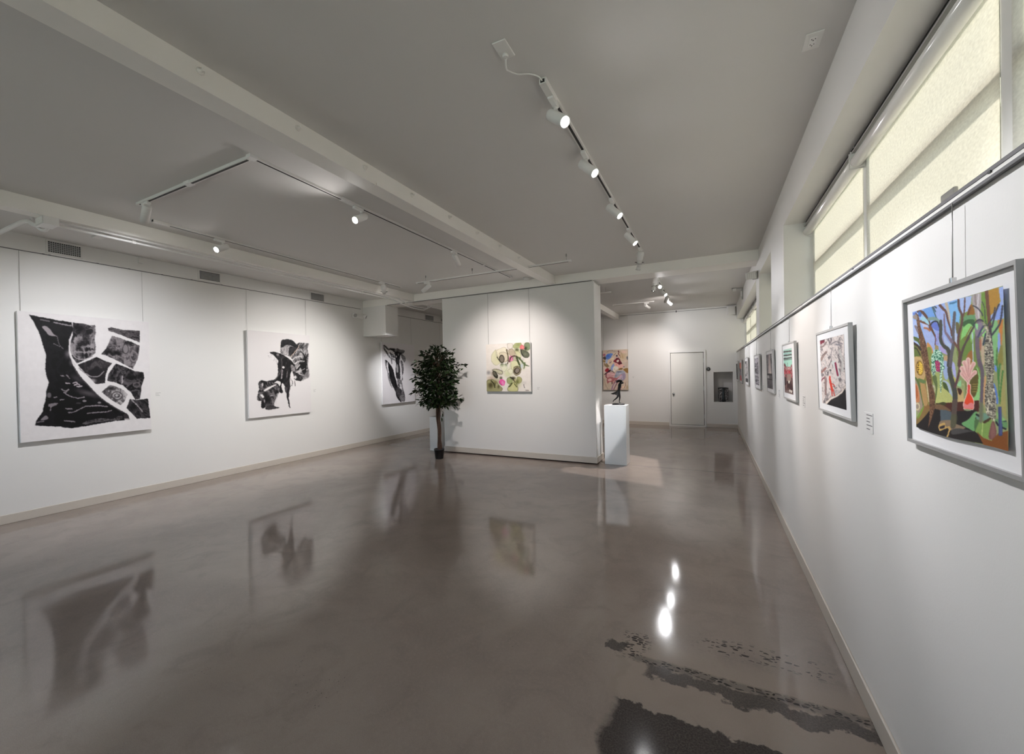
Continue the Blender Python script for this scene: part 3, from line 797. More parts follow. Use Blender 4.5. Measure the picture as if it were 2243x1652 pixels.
tt = thing('wall_dial', 'round dark-centred dial on the back wall right of the door', 'thermostat', (-0.056, BW, 1.523))
MB().lathe([(0.055, 0.001), (0.055, 0.008), (0.050, 0.012)], 28, axis_matrix((-0.056, BW, 1.523), (0, -1, 0))).build('plate', M_GREY, tt)
MB().lathe([(0.040, 0.012), (0.040, 0.028), (0.030, 0.032), (0.010, 0.026)], 28, axis_matrix((-0.056, BW, 1.523), (0, -1, 0))).build('dial', mat('dial_dark', (0.05, 0.048, 0.045, 1), 0.25, metal=0.5), tt)
MB().lathe([(0.0005, 0.034), (0.013, 0.034), (0.015, 0.03)], 16, axis_matrix((-0.056, BW, 1.523), (0, -1, 0)), caps=False).build('centre', M_CHROME, tt)

# vase standing in the recess
def vase():
    m = bpy.data.materials.new('carved_black_glaze'); m.use_nodes = True
    n, l = m.node_tree.nodes, m.node_tree.links
    p = n['Principled BSDF']; p.inputs['Roughness'].default_value = 0.3
    tc = n.new('ShaderNodeTexCoord')
    nz = n.new('ShaderNodeTexNoise'); nz.inputs['Scale'].default_value = 26; nz.inputs['Detail'].default_value = 3; nz.inputs['Distortion'].default_value = 2.2
    l.new(tc.outputs['Object'], nz.inputs['Vector'])
    sep = n.new('ShaderNodeSeparateXYZ'); l.new(tc.outputs['Object'], sep.inputs[0])
    ab = n.new('ShaderNodeMath'); ab.operation = 'ABSOLUTE'; l.new(sep.outputs[0], ab.inputs[0])
    mr = n.new('ShaderNodeMapRange'); mr.inputs['From Min'].default_value = 0.022; mr.inputs['From Max'].default_value = 0.05
    l.new(ab.outputs[0], mr.inputs['Value'])
    rp = n.new('ShaderNodeValToRGB'); rp.color_ramp.elements[0].position = 0.50; rp.color_ramp.elements[1].position = 0.60
    rp.color_ramp.elements[0].color = (.006, .006, .007, 1); rp.color_ramp.elements[1].color = (.55, .52, .52, 1)
    l.new(nz.outputs['Fac'], rp.inputs['Fac'])
    mx = n.new('ShaderNodeMix'); mx.data_type = 'RGBA'; mx.inputs[6].default_value = (.004, .004, .004, 1)
    l.new(mr.outputs[0], mx.inputs[0]); l.new(rp.outputs[0], mx.inputs[7]); l.new(mx.outputs[2], p.inputs['Base Color'])
    x, y, z = 0.288, BW + 0.14, NZ0 + 0.0045
    t = thing('vase', 'black and grey carved drum-shaped vase standing in the grey wall recess', 'vase', (x, y, z))
    prof = [(0.110, 0), (0.116, 0.01), (0.118, 0.08), (0.121, 0.16), (0.117, 0.24), (0.118, 0.32), (0.122, 0.345)]
    MB().lathe(prof, 40, Matrix.Translation((x, y, z))).build('body', m, t)
    MB().lathe([(0.122, 0.345), (0.127, 0.35), (0.127, 0.362), (0.110, 0.366), (0.108, 0.34)], 40, Matrix.Translation((x, y, z)), caps=False).build('rim', mat('black_glaze', (.012, .012, .013, 1), 0.25), t)
vase()

# ------------------------------------------------------------------ pedestals
def pedestal(label, x0, x1, y0, y1, h, rot=0.0):
    cx_, cy_ = (x0 + x1) / 2, (y0 + y1) / 2
    t = thing('pedestal', label, 'pedestal', (cx_, cy_, 0))
    t.rotation_euler = (0, 0, rot)
    hx, hy = (x1 - x0) / 2, (y1 - y0) / 2
    m = mat('pedestal_lacquer', (0.80, 0.82, 0.83, 1), 0.22)
    MB().box(-hx, hx, -hy, hy, 0.001, h - 0.012, bev=0.002).build('column', m, t, rel=False)
    MB().box(-hx, hx, -hy, hy, h - 0.012, h, bev=0.003).build('top_panel', m, t, rel=False)
pedestal('glossy white pedestal carrying the dark dancing figure', -1.562, -1.214, 6.525, 6.80, 0.957)
pedestal('empty white pedestal behind the potted tree', -5.03, -4.80, 6.45, 6.75, 0.672)

# ------------------------------------------------------------------ a small painter for the flat pictures (colour attribute on a fine grid)
RNG = np.random.RandomState(5)
_LAT = RNG.rand(64, 64)
def vnoise(x, y, seed=0):
    x = x + seed * 17.3; y = y + seed * 9.1
    xi = np.floor(x).astype(int); yi = np.floor(y).astype(int)
    fx = x - xi; fy = y - yi
    fx = fx * fx * (3 - 2 * fx); fy = fy * fy * (3 - 2 * fy)
    a = _LAT[yi % 64, xi % 64]; b = _LAT[yi % 64, (xi + 1) % 64]
    c = _LAT[(yi + 1) % 64, xi % 64]; d = _LAT[(yi + 1) % 64, (xi + 1) % 64]
    return (a * (1 - fx) + b * fx) * (1 - fy) + (c * (1 - fx) + d * fx) * fy
def fbm(x, y, seed=0, oct=4):
    s = 0; a = 0.5; t = 0
    for o in range(oct):
        s = s + a * vnoise(x * 2 ** o, y * 2 ** o, seed + o * 3); t += a; a *= 0.55
    return s / t

def homography(src, dst):
    A = []
    for (x, y), (u, v) in zip(src, dst):
        A.append([x, y, 1, 0, 0, 0, -u * x, -u * y, -u]); A.append([0, 0, 0, x, y, 1, -v * x, -v * y, -v])
    _, _, vt = np.linalg.svd(np.array(A, float))
    return vt[-1].reshape(3, 3)

def catmull(pts, closed=True, n=5):
    P = np.array(pts, float); m = len(P); out = []
    rng = range(m) if closed else range(m - 1)
    for i in rng:
        if closed: p0, p1, p2, p3 = P[i - 1], P[i], P[(i + 1) % m], P[(i + 2) % m]
        else: p0, p1, p2, p3 = P[max(i - 1, 0)], P[i], P[i + 1], P[min(i + 2, m - 1)]
        for k in range(n):
            t = k / n
            out.append(0.5 * ((2 * p1) + (p2 - p0) * t + (2 * p0 - 5 * p1 + 4 * p2 - p3) * t * t + (3 * p1 - p0 - 3 * p2 + p3) * t ** 3))
    if not closed: out.append(P[-1])
    return np.array(out)

class Art:
    def __init__(self, w, h, corners, bg, soft=0.0):
        self.w, self.h = w, h
        Hm = homography([(0, 0), (1, 0), (1, 1), (0, 1)], corners)
        u, v = np.meshgrid(np.linspace(0, 1, w), np.linspace(0, 1, h))
        q = Hm[:, 0, None, None] * u + Hm[:, 1, None, None] * v + Hm[:, 2, None, None]
        self.X, self.Y = q[0] / q[2], q[1] / q[2]
        self.u, self.v = u, v
        self.img = np.zeros((h, w, 3)); self.img[:] = np.array(bg) / 255.0
        self.acc = np.zeros(u.shape, bool); self.only_painted = False
    def warp(self, amp, scale, seed=0):
        """wobble the drawing coordinates for a hand-made edge"""
        return (self.X + (fbm(self.X / scale, self.Y / scale, seed) - .5) * 2 * amp, self.Y + (fbm(self.X / scale, self.Y / scale, seed + 40) - .5) * 2 * amp)
    def inside(self, pts, XY=None):
        X, Y = XY if XY else (self.X, self.Y)
        P = np.array(pts, float)
        m = np.zeros(X.shape, bool)
        sel = (X >= P[:, 0].min()) & (X <= P[:, 0].max()) & (Y >= P[:, 1].min()) & (Y <= P[:, 1].max())
        if not sel.any(): return m
        x, y = X[sel], Y[sel]; ins = np.zeros(x.shape, bool)
        for i in range(len(P)):
            x1, y1 = P[i - 1]; x2, y2 = P[i]
            if y1 == y2: continue
            c = ((y1 > y) != (y2 > y)) & (x < (x2 - x1) * (y - y1) / (y2 - y1) + x1)
            ins ^= c
        m[sel] = ins
        return m
    def put(self, mask, col, a=1.0):
        if callable(col):
            c = col(self)
            c = c[mask]
        else:
            c = np.array(col) / 255.0
        al = a[mask][:, None] if isinstance(a, np.ndarray) else a
        self.img[mask] = self.img[mask] * (1 - al) + c * al
    def poly(self, pts, col, smooth=True, a=1.0, wob=0.0, ws=30, seed=0):
        P = catmull(pts) if smooth else pts
        m = self.inside(P, self.warp(wob, ws, seed) if wob else None)
        self.acc |= m
        self.put(m, col, a)
    def dist(self, pts, XY=None):
        X, Y = XY if XY else (self.X, self.Y)
        D = np.full(X.shape, 1e9); Tt = np.zeros(X.shape)
        n = len(pts) - 1
        for i in range(n):
            (x1, y1), (x2, y2) = pts[i], pts[i + 1]
            dx, dy = x2 - x1, y2 - y1
            t = np.clip(((X - x1) * dx + (Y - y1) * dy) / (dx * dx + dy * dy + 1e-9), 0, 1)
            d = np.hypot(X - x1 - t * dx, Y - y1 - t * dy)
            s = d < D
            D = np.where(s, d, D); Tt = np.where(s, (i + t) / n, Tt)
        return D, Tt
    def line(self, pts, w, col, w2=None, a=1.0, wob=0.0, ws=30, smooth=True, seed=0):
        P = catmull(pts, False, 4) if smooth and len(pts) > 2 else pts
        D, Tt = self.dist(P, self.warp(wob, ws, seed) if wob else None)
        ww = w if w2 is None else w + (w2 - w) * Tt
        self.put(D < ww / 2, col, a)
    def ell(self, cx, cy, rx, ry, col, rot=0, a=1.0, ring=None):
        c, s = math.cos(rot), math.sin(rot)
        x = (self.X - cx) * c + (self.Y - cy) * s; y = -(self.X - cx) * s + (self.Y - cy) * c
        d = np.hypot(x / rx, y / ry)
        self.put((d < 1) if ring is None else ((d < 1) & (d > 1 - ring)), col, a)
    def soft(self, cx, cy, rx, ry, col, rot=0, a=1.0):
        c, s = math.cos(rot), math.sin(rot)
        x = (self.X - cx) * c + (self.Y - cy) * s; y = -(self.X - cx) * s + (self.Y - cy) * c
        d = np.hypot(x / rx, y / ry)
        al = np.clip(1 - d, 0, 1); al = al * al * (3 - 2 * al) * a
        self.put((al > 0.003) & self.acc if self.only_painted else al > 0.003, col, al)
    def grain(self, amp, scale, seed=1):
        self.img *= (1 + amp * (fbm(self.X / scale, self.Y / scale, seed)[..., None] - 0.5) * 2)
    def blur(self):
        p = np.pad(self.img, ((1, 1), (1, 1), (0, 0)), mode='edge')
        self.img = (p[1:-1, 1:-1] * 4 + p[:-2, 1:-1] * 2 + p[2:, 1:-1] * 2 + p[1:-1, :-2] * 2 + p[1:-1, 2:] * 2 + p[:-2, :-2] + p[:-2, 2:] + p[2:, :-2] + p[2:, 2:]) / 16

M_PRINT = bpy.data.materials.new('painted_surface'); M_PRINT.use_nodes = True
def _print():
    n, l = M_PRINT.node_tree.nodes, M_PRINT.node_tree.links
    at = n.new('ShaderNodeVertexColor'); at.layer_name = 'paint'
    p = n['Principled BSDF']; p.inputs['Roughness'].default_value = 0.6; p.inputs['Specular IOR Level'].default_value = 0.25
    l.new(at.outputs['Color'], p.inputs['Base Color'])
_print()

def art_mesh(name, art, pos, parent, gain=1.08):
    """pos(u, v) -> world point; u to the viewer's right, v down"""
    art.blur()
    h, w = art.h, art.w
    o = root_loc(parent)
    co = pos(art.u, art.v).reshape(-1, 3) - np.array(o)
    i = np.arange(h * w).reshape(h, w)
    q = np.stack([i[:-1, :-1], i[1:, :-1], i[1:, 1:], i[:-1, 1:]], -1).reshape(-1, 4)
    me = bpy.data.meshes.new(name)
    me.vertices.add(h * w); me.vertices.foreach_set('co', co.astype(np.float32).ravel())
    nq = len(q)
    me.loops.add(nq * 4); me.loops.foreach_set('vertex_index', q.astype(np.int32).ravel())
    me.polygons.add(nq); me.polygons.foreach_set('loop_start', np.arange(0, nq * 4, 4, dtype=np.int32))
    me.update(calc_edges=True)
    c = np.clip(art.img, 0, 1)
    lin = np.where(c <= 0.04045, c / 12.92, ((c + 0.055) / 1.055) ** 2.4) * gain
    lin = np.clip(lin, 0.003, 0.86)
    rgba = np.ones((h * w, 4), np.float32); rgba[:, :3] = lin.reshape(-1, 3)
    ca = me.color_attributes.new('paint', 'FLOAT_COLOR', 'POINT'); ca.data.foreach_set('color', rgba.ravel())
    me.materials.append(M_PRINT)
    ob = bpy.data.objects.new(name, me); COL.objects.link(ob); ob.parent = parent
    return ob

# ------------------------------------------------------------------ the pictures
def ink(dark, light, scale, seed, ridge=0.5, lo=.35, hi=.8, aniso=(1, 1), rot=0.0):
    """marbled ink wash as a colour function"""
    def f(A):
        c, s = math.cos(rot), math.sin(rot)
        x = (A.X * c + A.Y * s) * aniso[0]; y = (-A.X * s + A.Y * c) * aniso[1]
        wx = fbm(x / scale, y / scale, seed) * 2.2; wy = fbm(x / scale, y / scale, seed + 7) * 2.2
        n = fbm(x / scale * 1.3 + wx * 1.6, y / scale * 1.3 + wy * 1.6, seed + 3, 5)
        r = 1 - np.abs(n - 0.5) * 2 * 1.6
        t = (1 - ridge) * n + ridge * np.clip(r, 0, 1)
        t = np.clip((t - lo) / (hi - lo), 0, 1)[..., None] ** 1.5
        return np.array(dark) / 255 * (1 - t) + np.array(light) / 255 * t
    return f

def paint_ink_one():
    A = Art(330, 350, [(170, 150), (1540, 250), (1540, 1385), (200, 1520)], (222, 218, 219)); A.only_painted = True
    big = [(290, 190), (420, 215), (735, 265), (745, 300), (735, 370), (700, 450), (698, 540), (715, 640), (745, 740), (810, 830), (890, 930), (1000, 1050), (1130, 1140), (1240, 1200), (1300, 1240), (1312, 1285), (1150, 1300), (900, 1345), (710, 1375), (600, 1355), (345, 1342), (350, 1305), (420, 1200), (450, 1090), (465, 980), (490, 900), (455, 800), (455, 700), (465, 620), (440, 530), (405, 410), (350, 280)]
    A.poly(big, ink((7, 6, 9), (96, 90, 95), 160, 2, 0.3, .52, 1.0), smooth=False, wob=6, ws=40)
    # highlights inside the black
    A.poly([(425, 315), (470, 308), (510, 345), (550, 395), (580, 415), (500, 405), (470, 375)], (150, 142, 146), wob=5, ws=20)
    A.line([(410, 238), (500, 255)], 16, (96, 90, 94)); A.line([(545, 265), (660, 290), (735, 298)], 14, (140, 134, 138), wob=6, ws=12)
    A.line([(580, 420), (600, 500), (640, 545)], 7, (110, 104, 108)); A.line([(540, 490), (600, 520)], 8, (120, 115, 118), wob=6, ws=9)
    A.soft(690, 600, 60, 70, (120, 114, 118), a=.8); A.soft(720, 690, 40, 60, (100, 95, 98), a=.7)
    A.soft(890, 1010, 200, 50, (90, 84, 88), rot=0.25, a=.8); A.soft(780, 860, 120, 50, (70, 66, 70), rot=.5, a=.7)
    for q in [[(735, 905), (770, 895), (785, 915)], [(750, 925), (790, 915), (810, 935), (775, 940)], [(790, 945), (825, 935)], [(660, 905), (700, 910)]]:
        A.line(q, 13, (170, 160, 165), wob=5, ws=15)
    for q in [[(620, 970), (650, 985), (690, 970), (660, 1000)], [(640, 1000), (690, 1035), (780, 1060), (850, 1050)], [(680, 1210), (740, 1205), (830, 1160), (880, 1145), (990, 1140), (1090, 1150)], [(880, 1220), (960, 1210), (1060, 1205), (1130, 1190)], [(660, 1170), (720, 1172)], [(600, 1078), (640, 1075)], [(540, 1055), (570, 1050)], [(640, 1295), (700, 1300), (750, 1305)], [(610, 825), (640, 830)], [(670, 820), (700, 855)], [(500, 1190), (510, 1150), (560, 1130)]]:
        A.line(q, 11, (140, 132, 137), wob=7, ws=11)
    A.ell(490, 1030, 22, 28, (95, 90, 94)); A.poly([(480, 1145), (490, 1120), (575, 1110), (560, 1130), (510, 1150)], (120, 113, 118), wob=4, ws=16)
    A.poly([(400, 1285), (450, 1240), (480, 1270), (430, 1290)], (125, 118, 123)); A.line([(365, 1310), (430, 1300)], 12, (110, 104, 110))
    A.ell(850, 1090, 22, 12, (130, 124, 128)); A.ell(1005, 1108, 18, 11, (130, 124, 128)); A.ell(790, 1113, 28, 8, (60, 57, 60))
    A.poly([(830, 1320), (900, 1290), (1000, 1270), (1140, 1275), (1180, 1255), (1240, 1245), (1210, 1285), (1000, 1310), (850, 1335)], ink((30, 28, 30), (150, 144, 147), 40, 5, .6, .4, .9, (1, 3)), wob=6, ws=16)
    A.poly([(1250, 1240), (1275, 1215), (1300, 1240), (1295, 1265), (1265, 1275)], (48, 43, 46)); A.line([(1265, 1280), (1312, 1280)], 14, (165, 158, 160))
    A.line([(745, 735), (800, 830), (900, 940), (1000, 1045), (1120, 1135), (1240, 1205)], 14, (58, 54, 57), wob=5, ws=20)
    # pale border of the long curve and the neighbour strip
    A.line([(735, 265), (745, 350), (712, 440), (700, 540), (712, 630), (760, 720)], 12, (205, 200, 202), wob=3, ws=20)
    strip = [(745, 268), (850, 275), (920, 295), (975, 290), (980, 370), (965, 440), (978, 520), (970, 590), (900, 640), (780, 700), (735, 640), (712, 560), (715, 470), (740, 400), (742, 330)]
    A.poly(strip, ink((18, 16, 19), (185, 178, 181), 120, 11, .55, .40, .82), smooth=False, wob=5, ws=30)
    A.soft(820, 330, 120, 110, (12, 10, 13), a=.95); A.soft(830, 480, 90, 60, (28, 25, 28), a=.75); A.soft(860, 610, 70, 24, (16, 14, 17), a=.8)
    A.line([(725, 540), (735, 600), (770, 640), (850, 655), (940, 620)], 9, (165, 158, 161), wob=4, ws=14); A.line([(760, 575), (860, 580), (960, 570)], 16, (160, 153, 156), a=.7, wob=8, ws=14)
    A.line([(965, 300), (955, 400)], 10, (115, 110, 112)); A.ell(940, 520, 22, 36, (150, 144, 147)); A.ell(940, 545, 14, 8, (30, 28, 30))
    p = [([(1110, 320), (1150, 310), (1250, 335), (1445, 345), (1440, 470), (1340, 430), (1240, 390), (1112, 345)], 60, (1, 4), .2),
         ([(1150, 400), (1250, 430), (1340, 460), (1440, 505), (1425, 600), (1390, 700), (1360, 755), (1250, 690), (1150, 640), (1035, 595), (1090, 530), (1125, 450)], 90, (1, 1), 0),
         ([(985, 628), (1060, 665), (1145, 695), (1100, 745), (1075, 820), (1068, 905), (970, 915), (920, 860), (850, 785), (788, 710), (890, 670)], 150, (1, 1), 0),
         ([(1185, 695), (1300, 740), (1380, 775), (1475, 790), (1478, 850), (1450, 920), (1440, 1000), (1425, 1070), (1380, 1075), (1345, 1010), (1260, 930), (1160, 890), (1090, 880), (1100, 820), (1150, 740)], 80, (1, 1), 0),
         ([(1120, 920), (1200, 945), (1260, 975), (1300, 1020), (1270, 1090), (1225, 1135), (1130, 1080), (1030, 1000)], 80, (1, 1), 0),
         ([(1320, 1070), (1400, 1080), (1512, 1065), (1520, 1160), (1532, 1268), (1390, 1275), (1330, 1210), (1285, 1165)], 60, (1, 2.5), .8)]
    shade = [((40, 36, 39), (150, 143, 146), .35, .9), ((34, 31, 34), (176, 168, 171), .34, .85), ((30, 27, 30), (120, 113, 116), .45, .95), ((14, 12, 15), (150, 144, 147), .45, .9), ((50, 46, 49), (200, 195, 196), .28, .8), ((18, 16, 19), (120, 114, 117), .40, .95)]
    for k, ((pts, sc_, an, ro), (dk, lt, lo, hi)) in enumerate(zip(p, shade)):
        A.poly(pts, ink(dk, lt, sc_, 20 + k * 5, .55, lo, hi, an, ro), smooth=False, wob=5, ws=26)
    A.soft(1190, 580, 110, 40, (10, 8, 10), a=.95); A.soft(1100, 570, 60, 50, (10, 8, 10), a=.8); A.ell(1290, 540, 32, 56, (130, 124, 127)); A.ell(1290, 540, 32, 56, (70, 66, 68), ring=.2)
    A.ell(1375, 620, 44, 60, (125, 118, 121), ring=.3); A.soft(1000, 640, 50, 40, (14, 12, 14), a=.8); A.soft(950, 780, 120, 60, (26, 24, 27), a=.7)
    A.line([(800, 745), (860, 800), (930, 835), (1000, 830), (1060, 780)], 10, (150, 144, 147), wob=6, ws=18); A.soft(940, 880, 60, 40, (175, 168, 171), a=.85)
    A.soft(1340, 840, 120, 40, (8, 7, 9), a=.95); A.soft(1440, 820, 60, 60, (8, 7, 9), a=.9); A.soft(1140, 850, 60, 40, (8, 7, 9), a=.8); A.line([(1250, 830), (1245, 905)], 16, (165, 158, 161), wob=8, ws=12)
    A.ell(1395, 920, 40, 30, (96, 90, 93), ring=.35); A.soft(1130, 960, 90, 40, (14, 12, 14), a=.9); A.ell(1190, 1035, 60, 45, (70, 66, 68), ring=.2); A.ell(1190, 1035, 30, 22, (70, 66, 68), ring=.3)
    A.soft(1270, 1000, 50, 60, (190, 185, 187), a=.9); A.soft(1360, 1150, 60, 70, (8, 7, 9), a=.9); A.line([(1340, 1075), (1400, 1140), (1450, 1200)], 12, (150, 144, 147), wob=8, ws=16)
    A.grain(.02, 40)
    return A

def paint_ink_two():
    A = Art(190, 240, [(268, 208), (1160, 275), (1150, 1362), (298, 1445)], (222, 218, 219)); A.only_painted = True
    dk, lt = (9, 8, 10), (190, 184, 187)
    A.poly([(760, 350), (800, 338), (860, 345), (910, 345), (960, 400), (1010, 380), (1080, 385), (1143, 400), (1125, 480), (1140, 580), (1125, 700), (1138, 800), (1135, 880), (1080, 905), (1040, 925), (1000, 900), (940, 860), (930, 760), (925, 690), (880, 600), (790, 560), (738, 530), (740, 440)], ink(dk, (210, 205, 207), 120, 3, .5, .34, .78, (2.2, .8), .5), wob=8, ws=30)
    A.poly([(760, 350), (830, 335), (910, 350), (960, 400), (1000, 440), (985, 470), (900, 430), (820, 420), (745, 465), (745, 400)], ink((12, 12, 15), (60, 58, 62), 60, 9, .4, .4, .9), wob=5, ws=20)
    for k in range(9):
        x = 748 + k * 12
        A.line([(x, 455), (x + 30, 520), (860 + k * 3, 605)], 5, (205, 200, 202), 3, wob=3, ws=20)
    A.poly([(880, 440), (980, 470), (900, 560), (850, 540)], ink((14, 13, 15), (110, 106, 108), 60, 5, .4, .4, .9))
    A.line([(880, 590), (985, 465), (1000, 430)], 10, (196, 172, 158)); A.line([(890, 610), (1010, 510)], 7, (70, 66, 68))
    A.line([(1000, 450), (1050, 500)], 10, (200, 196, 198)); A.ell(1025, 445, 22, 26, (40, 38, 40), ring=.4)
    A.poly([(1020, 510), (1065, 540), (1110, 640), (1100, 760), (1070, 840), (1040, 800), (1010, 720), (1000, 680), (1080, 650), (1060, 560)], ink((8, 7, 9), (70, 66, 69), 60, 13, .4, .5, .95), wob=8, ws=20)
    for q in [[(900, 640), (960, 590), (1040, 580)], [(940, 690), (1000, 650), (1075, 650)], [(960, 760), (1010, 700)], [(950, 810), (1010, 790), (1080, 760)], [(980, 830), (1060, 850)]]:
        A.line(q, 16, (205, 200, 202), 8, wob=8, ws=18)
    A.soft(1110, 860, 50, 45, (110, 106, 108), a=.9)
    # neck and body
    A.poly([(580, 535), (640, 518), (700, 535), (770, 560), (860, 620), (925, 690), (930, 760), (880, 800), (865, 880), (862, 960), (860, 1035), (800, 1020), (760, 960), (740, 1000), (760, 1095), (715, 1090), (700, 1040), (735, 960), (690, 930), (640, 960), (560, 1040), (520, 1060), (480, 1050), (430, 1010), (430, 950), (470, 925), (530, 935), (620, 920), (670, 890), (700, 820), (690, 690), (650, 620), (600, 590)], ink(dk, (120, 114, 117), 130, 6, .45, .48, .92, (2, .8), .3), wob=7, ws=26)
    A.poly([(550, 545), (580, 530), (640, 570), (700, 640), (690, 690), (640, 650), (600, 610), (560, 590)], ink((120, 116, 118), (226, 222, 224), 40, 4, .5, .2, .6), wob=6, ws=16)
    A.ell(700, 560, 20, 18, (120, 114, 117)); A.ell(775, 740, 18, 16, (225, 220, 222))
    A.line([(752, 620), (750, 760), (700, 860), (650, 930)], 9, (90, 86, 88), wob=6, ws=22); A.line([(760, 780), (745, 900)], 14, (165, 158, 161), wob=6, ws=20); A.line([(830, 800), (820, 880)], 10, (130, 124, 127))
    A.poly([(880, 700), (930, 730), (935, 800), (890, 790)], ink((60, 56, 58), (190, 184, 187), 30, 8, .5, .3, .8))
    A.poly([(905, 800), (960, 815), (1040, 880), (1020, 930), (980, 930), (930, 910), (920, 860)], ink((10, 9, 11), (150, 144, 147), 40, 17, .5, .42, .9), wob=6, ws=16)
    A.line([(870, 900), (900, 950), (885, 1000)], 8, (100, 96, 98), wob=8, ws=10); A.line([(930, 930), (935, 1000)], 8, (90, 86, 88), wob=8, ws=10); A.ell(888, 870, 16, 16, (222, 218, 219)); A.ell(940, 880, 18, 24, (215, 210, 212))
    # lower left lobe
    A.poly([(430, 950), (520, 940), (640, 960), (700, 980), (715, 1060), (690, 1130), (650, 1210), (630, 1280), (560, 1300), (500, 1290), (470, 1215), (410, 1200), (408, 1150), (430, 1050)], ink((12, 11, 13), (175, 168, 171), 90, 21, .55, .38, .86, (2, .9), -.5), wob=7, ws=24)
    A.soft(540, 1190, 90, 110, (5, 4, 6), a=1); A.soft(520, 1110, 60, 60, (6, 5, 7), a=.9); A.ell(480, 985, 12, 28, (190, 184, 187)); A.soft(510, 975, 30, 50, (10, 9, 11), a=.9)
    A.poly([(500, 1060), (560, 1020), (660, 980), (670, 990), (600, 1030), (520, 1075)], (222, 218, 219), wob=4, ws=14); A.poly([(450, 1125), (480, 1120), (500, 1150), (480, 1165)], (222, 218, 219), wob=5, ws=10)
    A.ell(505, 1210, 9, 24, (150, 144, 147)); A.line([(580, 1140), (630, 1130)], 8, (190, 184, 187))
    A.poly([(462, 1300), (470, 1200), (500, 1230), (510, 1300)], (20, 18, 21), wob=5, ws=12); A.poly([(512, 1315), (560, 1275), (620, 1270), (660, 1290), (712, 1300), (640, 1320), (560, 1330)], ink((20, 18, 20), (110, 106, 108), 40, 4, .5, .4, .9, (1, 3)), wob=4, ws=16)
    A.line([(690, 1110), (670, 1190), (660, 1260)], 26, (205, 201, 203), 8, a=.7, wob=10, ws=9)
    A.poly([(790, 1020), (860, 1035), (850, 1080), (845, 1150), (830, 1170), (815, 1120), (795, 1070)], ink((14, 12, 15), (150, 144, 147), 30, 31, .5, .4, .9), wob=6, ws=14)
    A.line([(835, 1060), (825, 1150), (840, 1220), (845, 1270), (856, 1300)], 26, (22, 20, 23), 10, wob=6, ws=20)
    A.ell(768, 1000, 13, 18, (222, 218, 219))
    return A

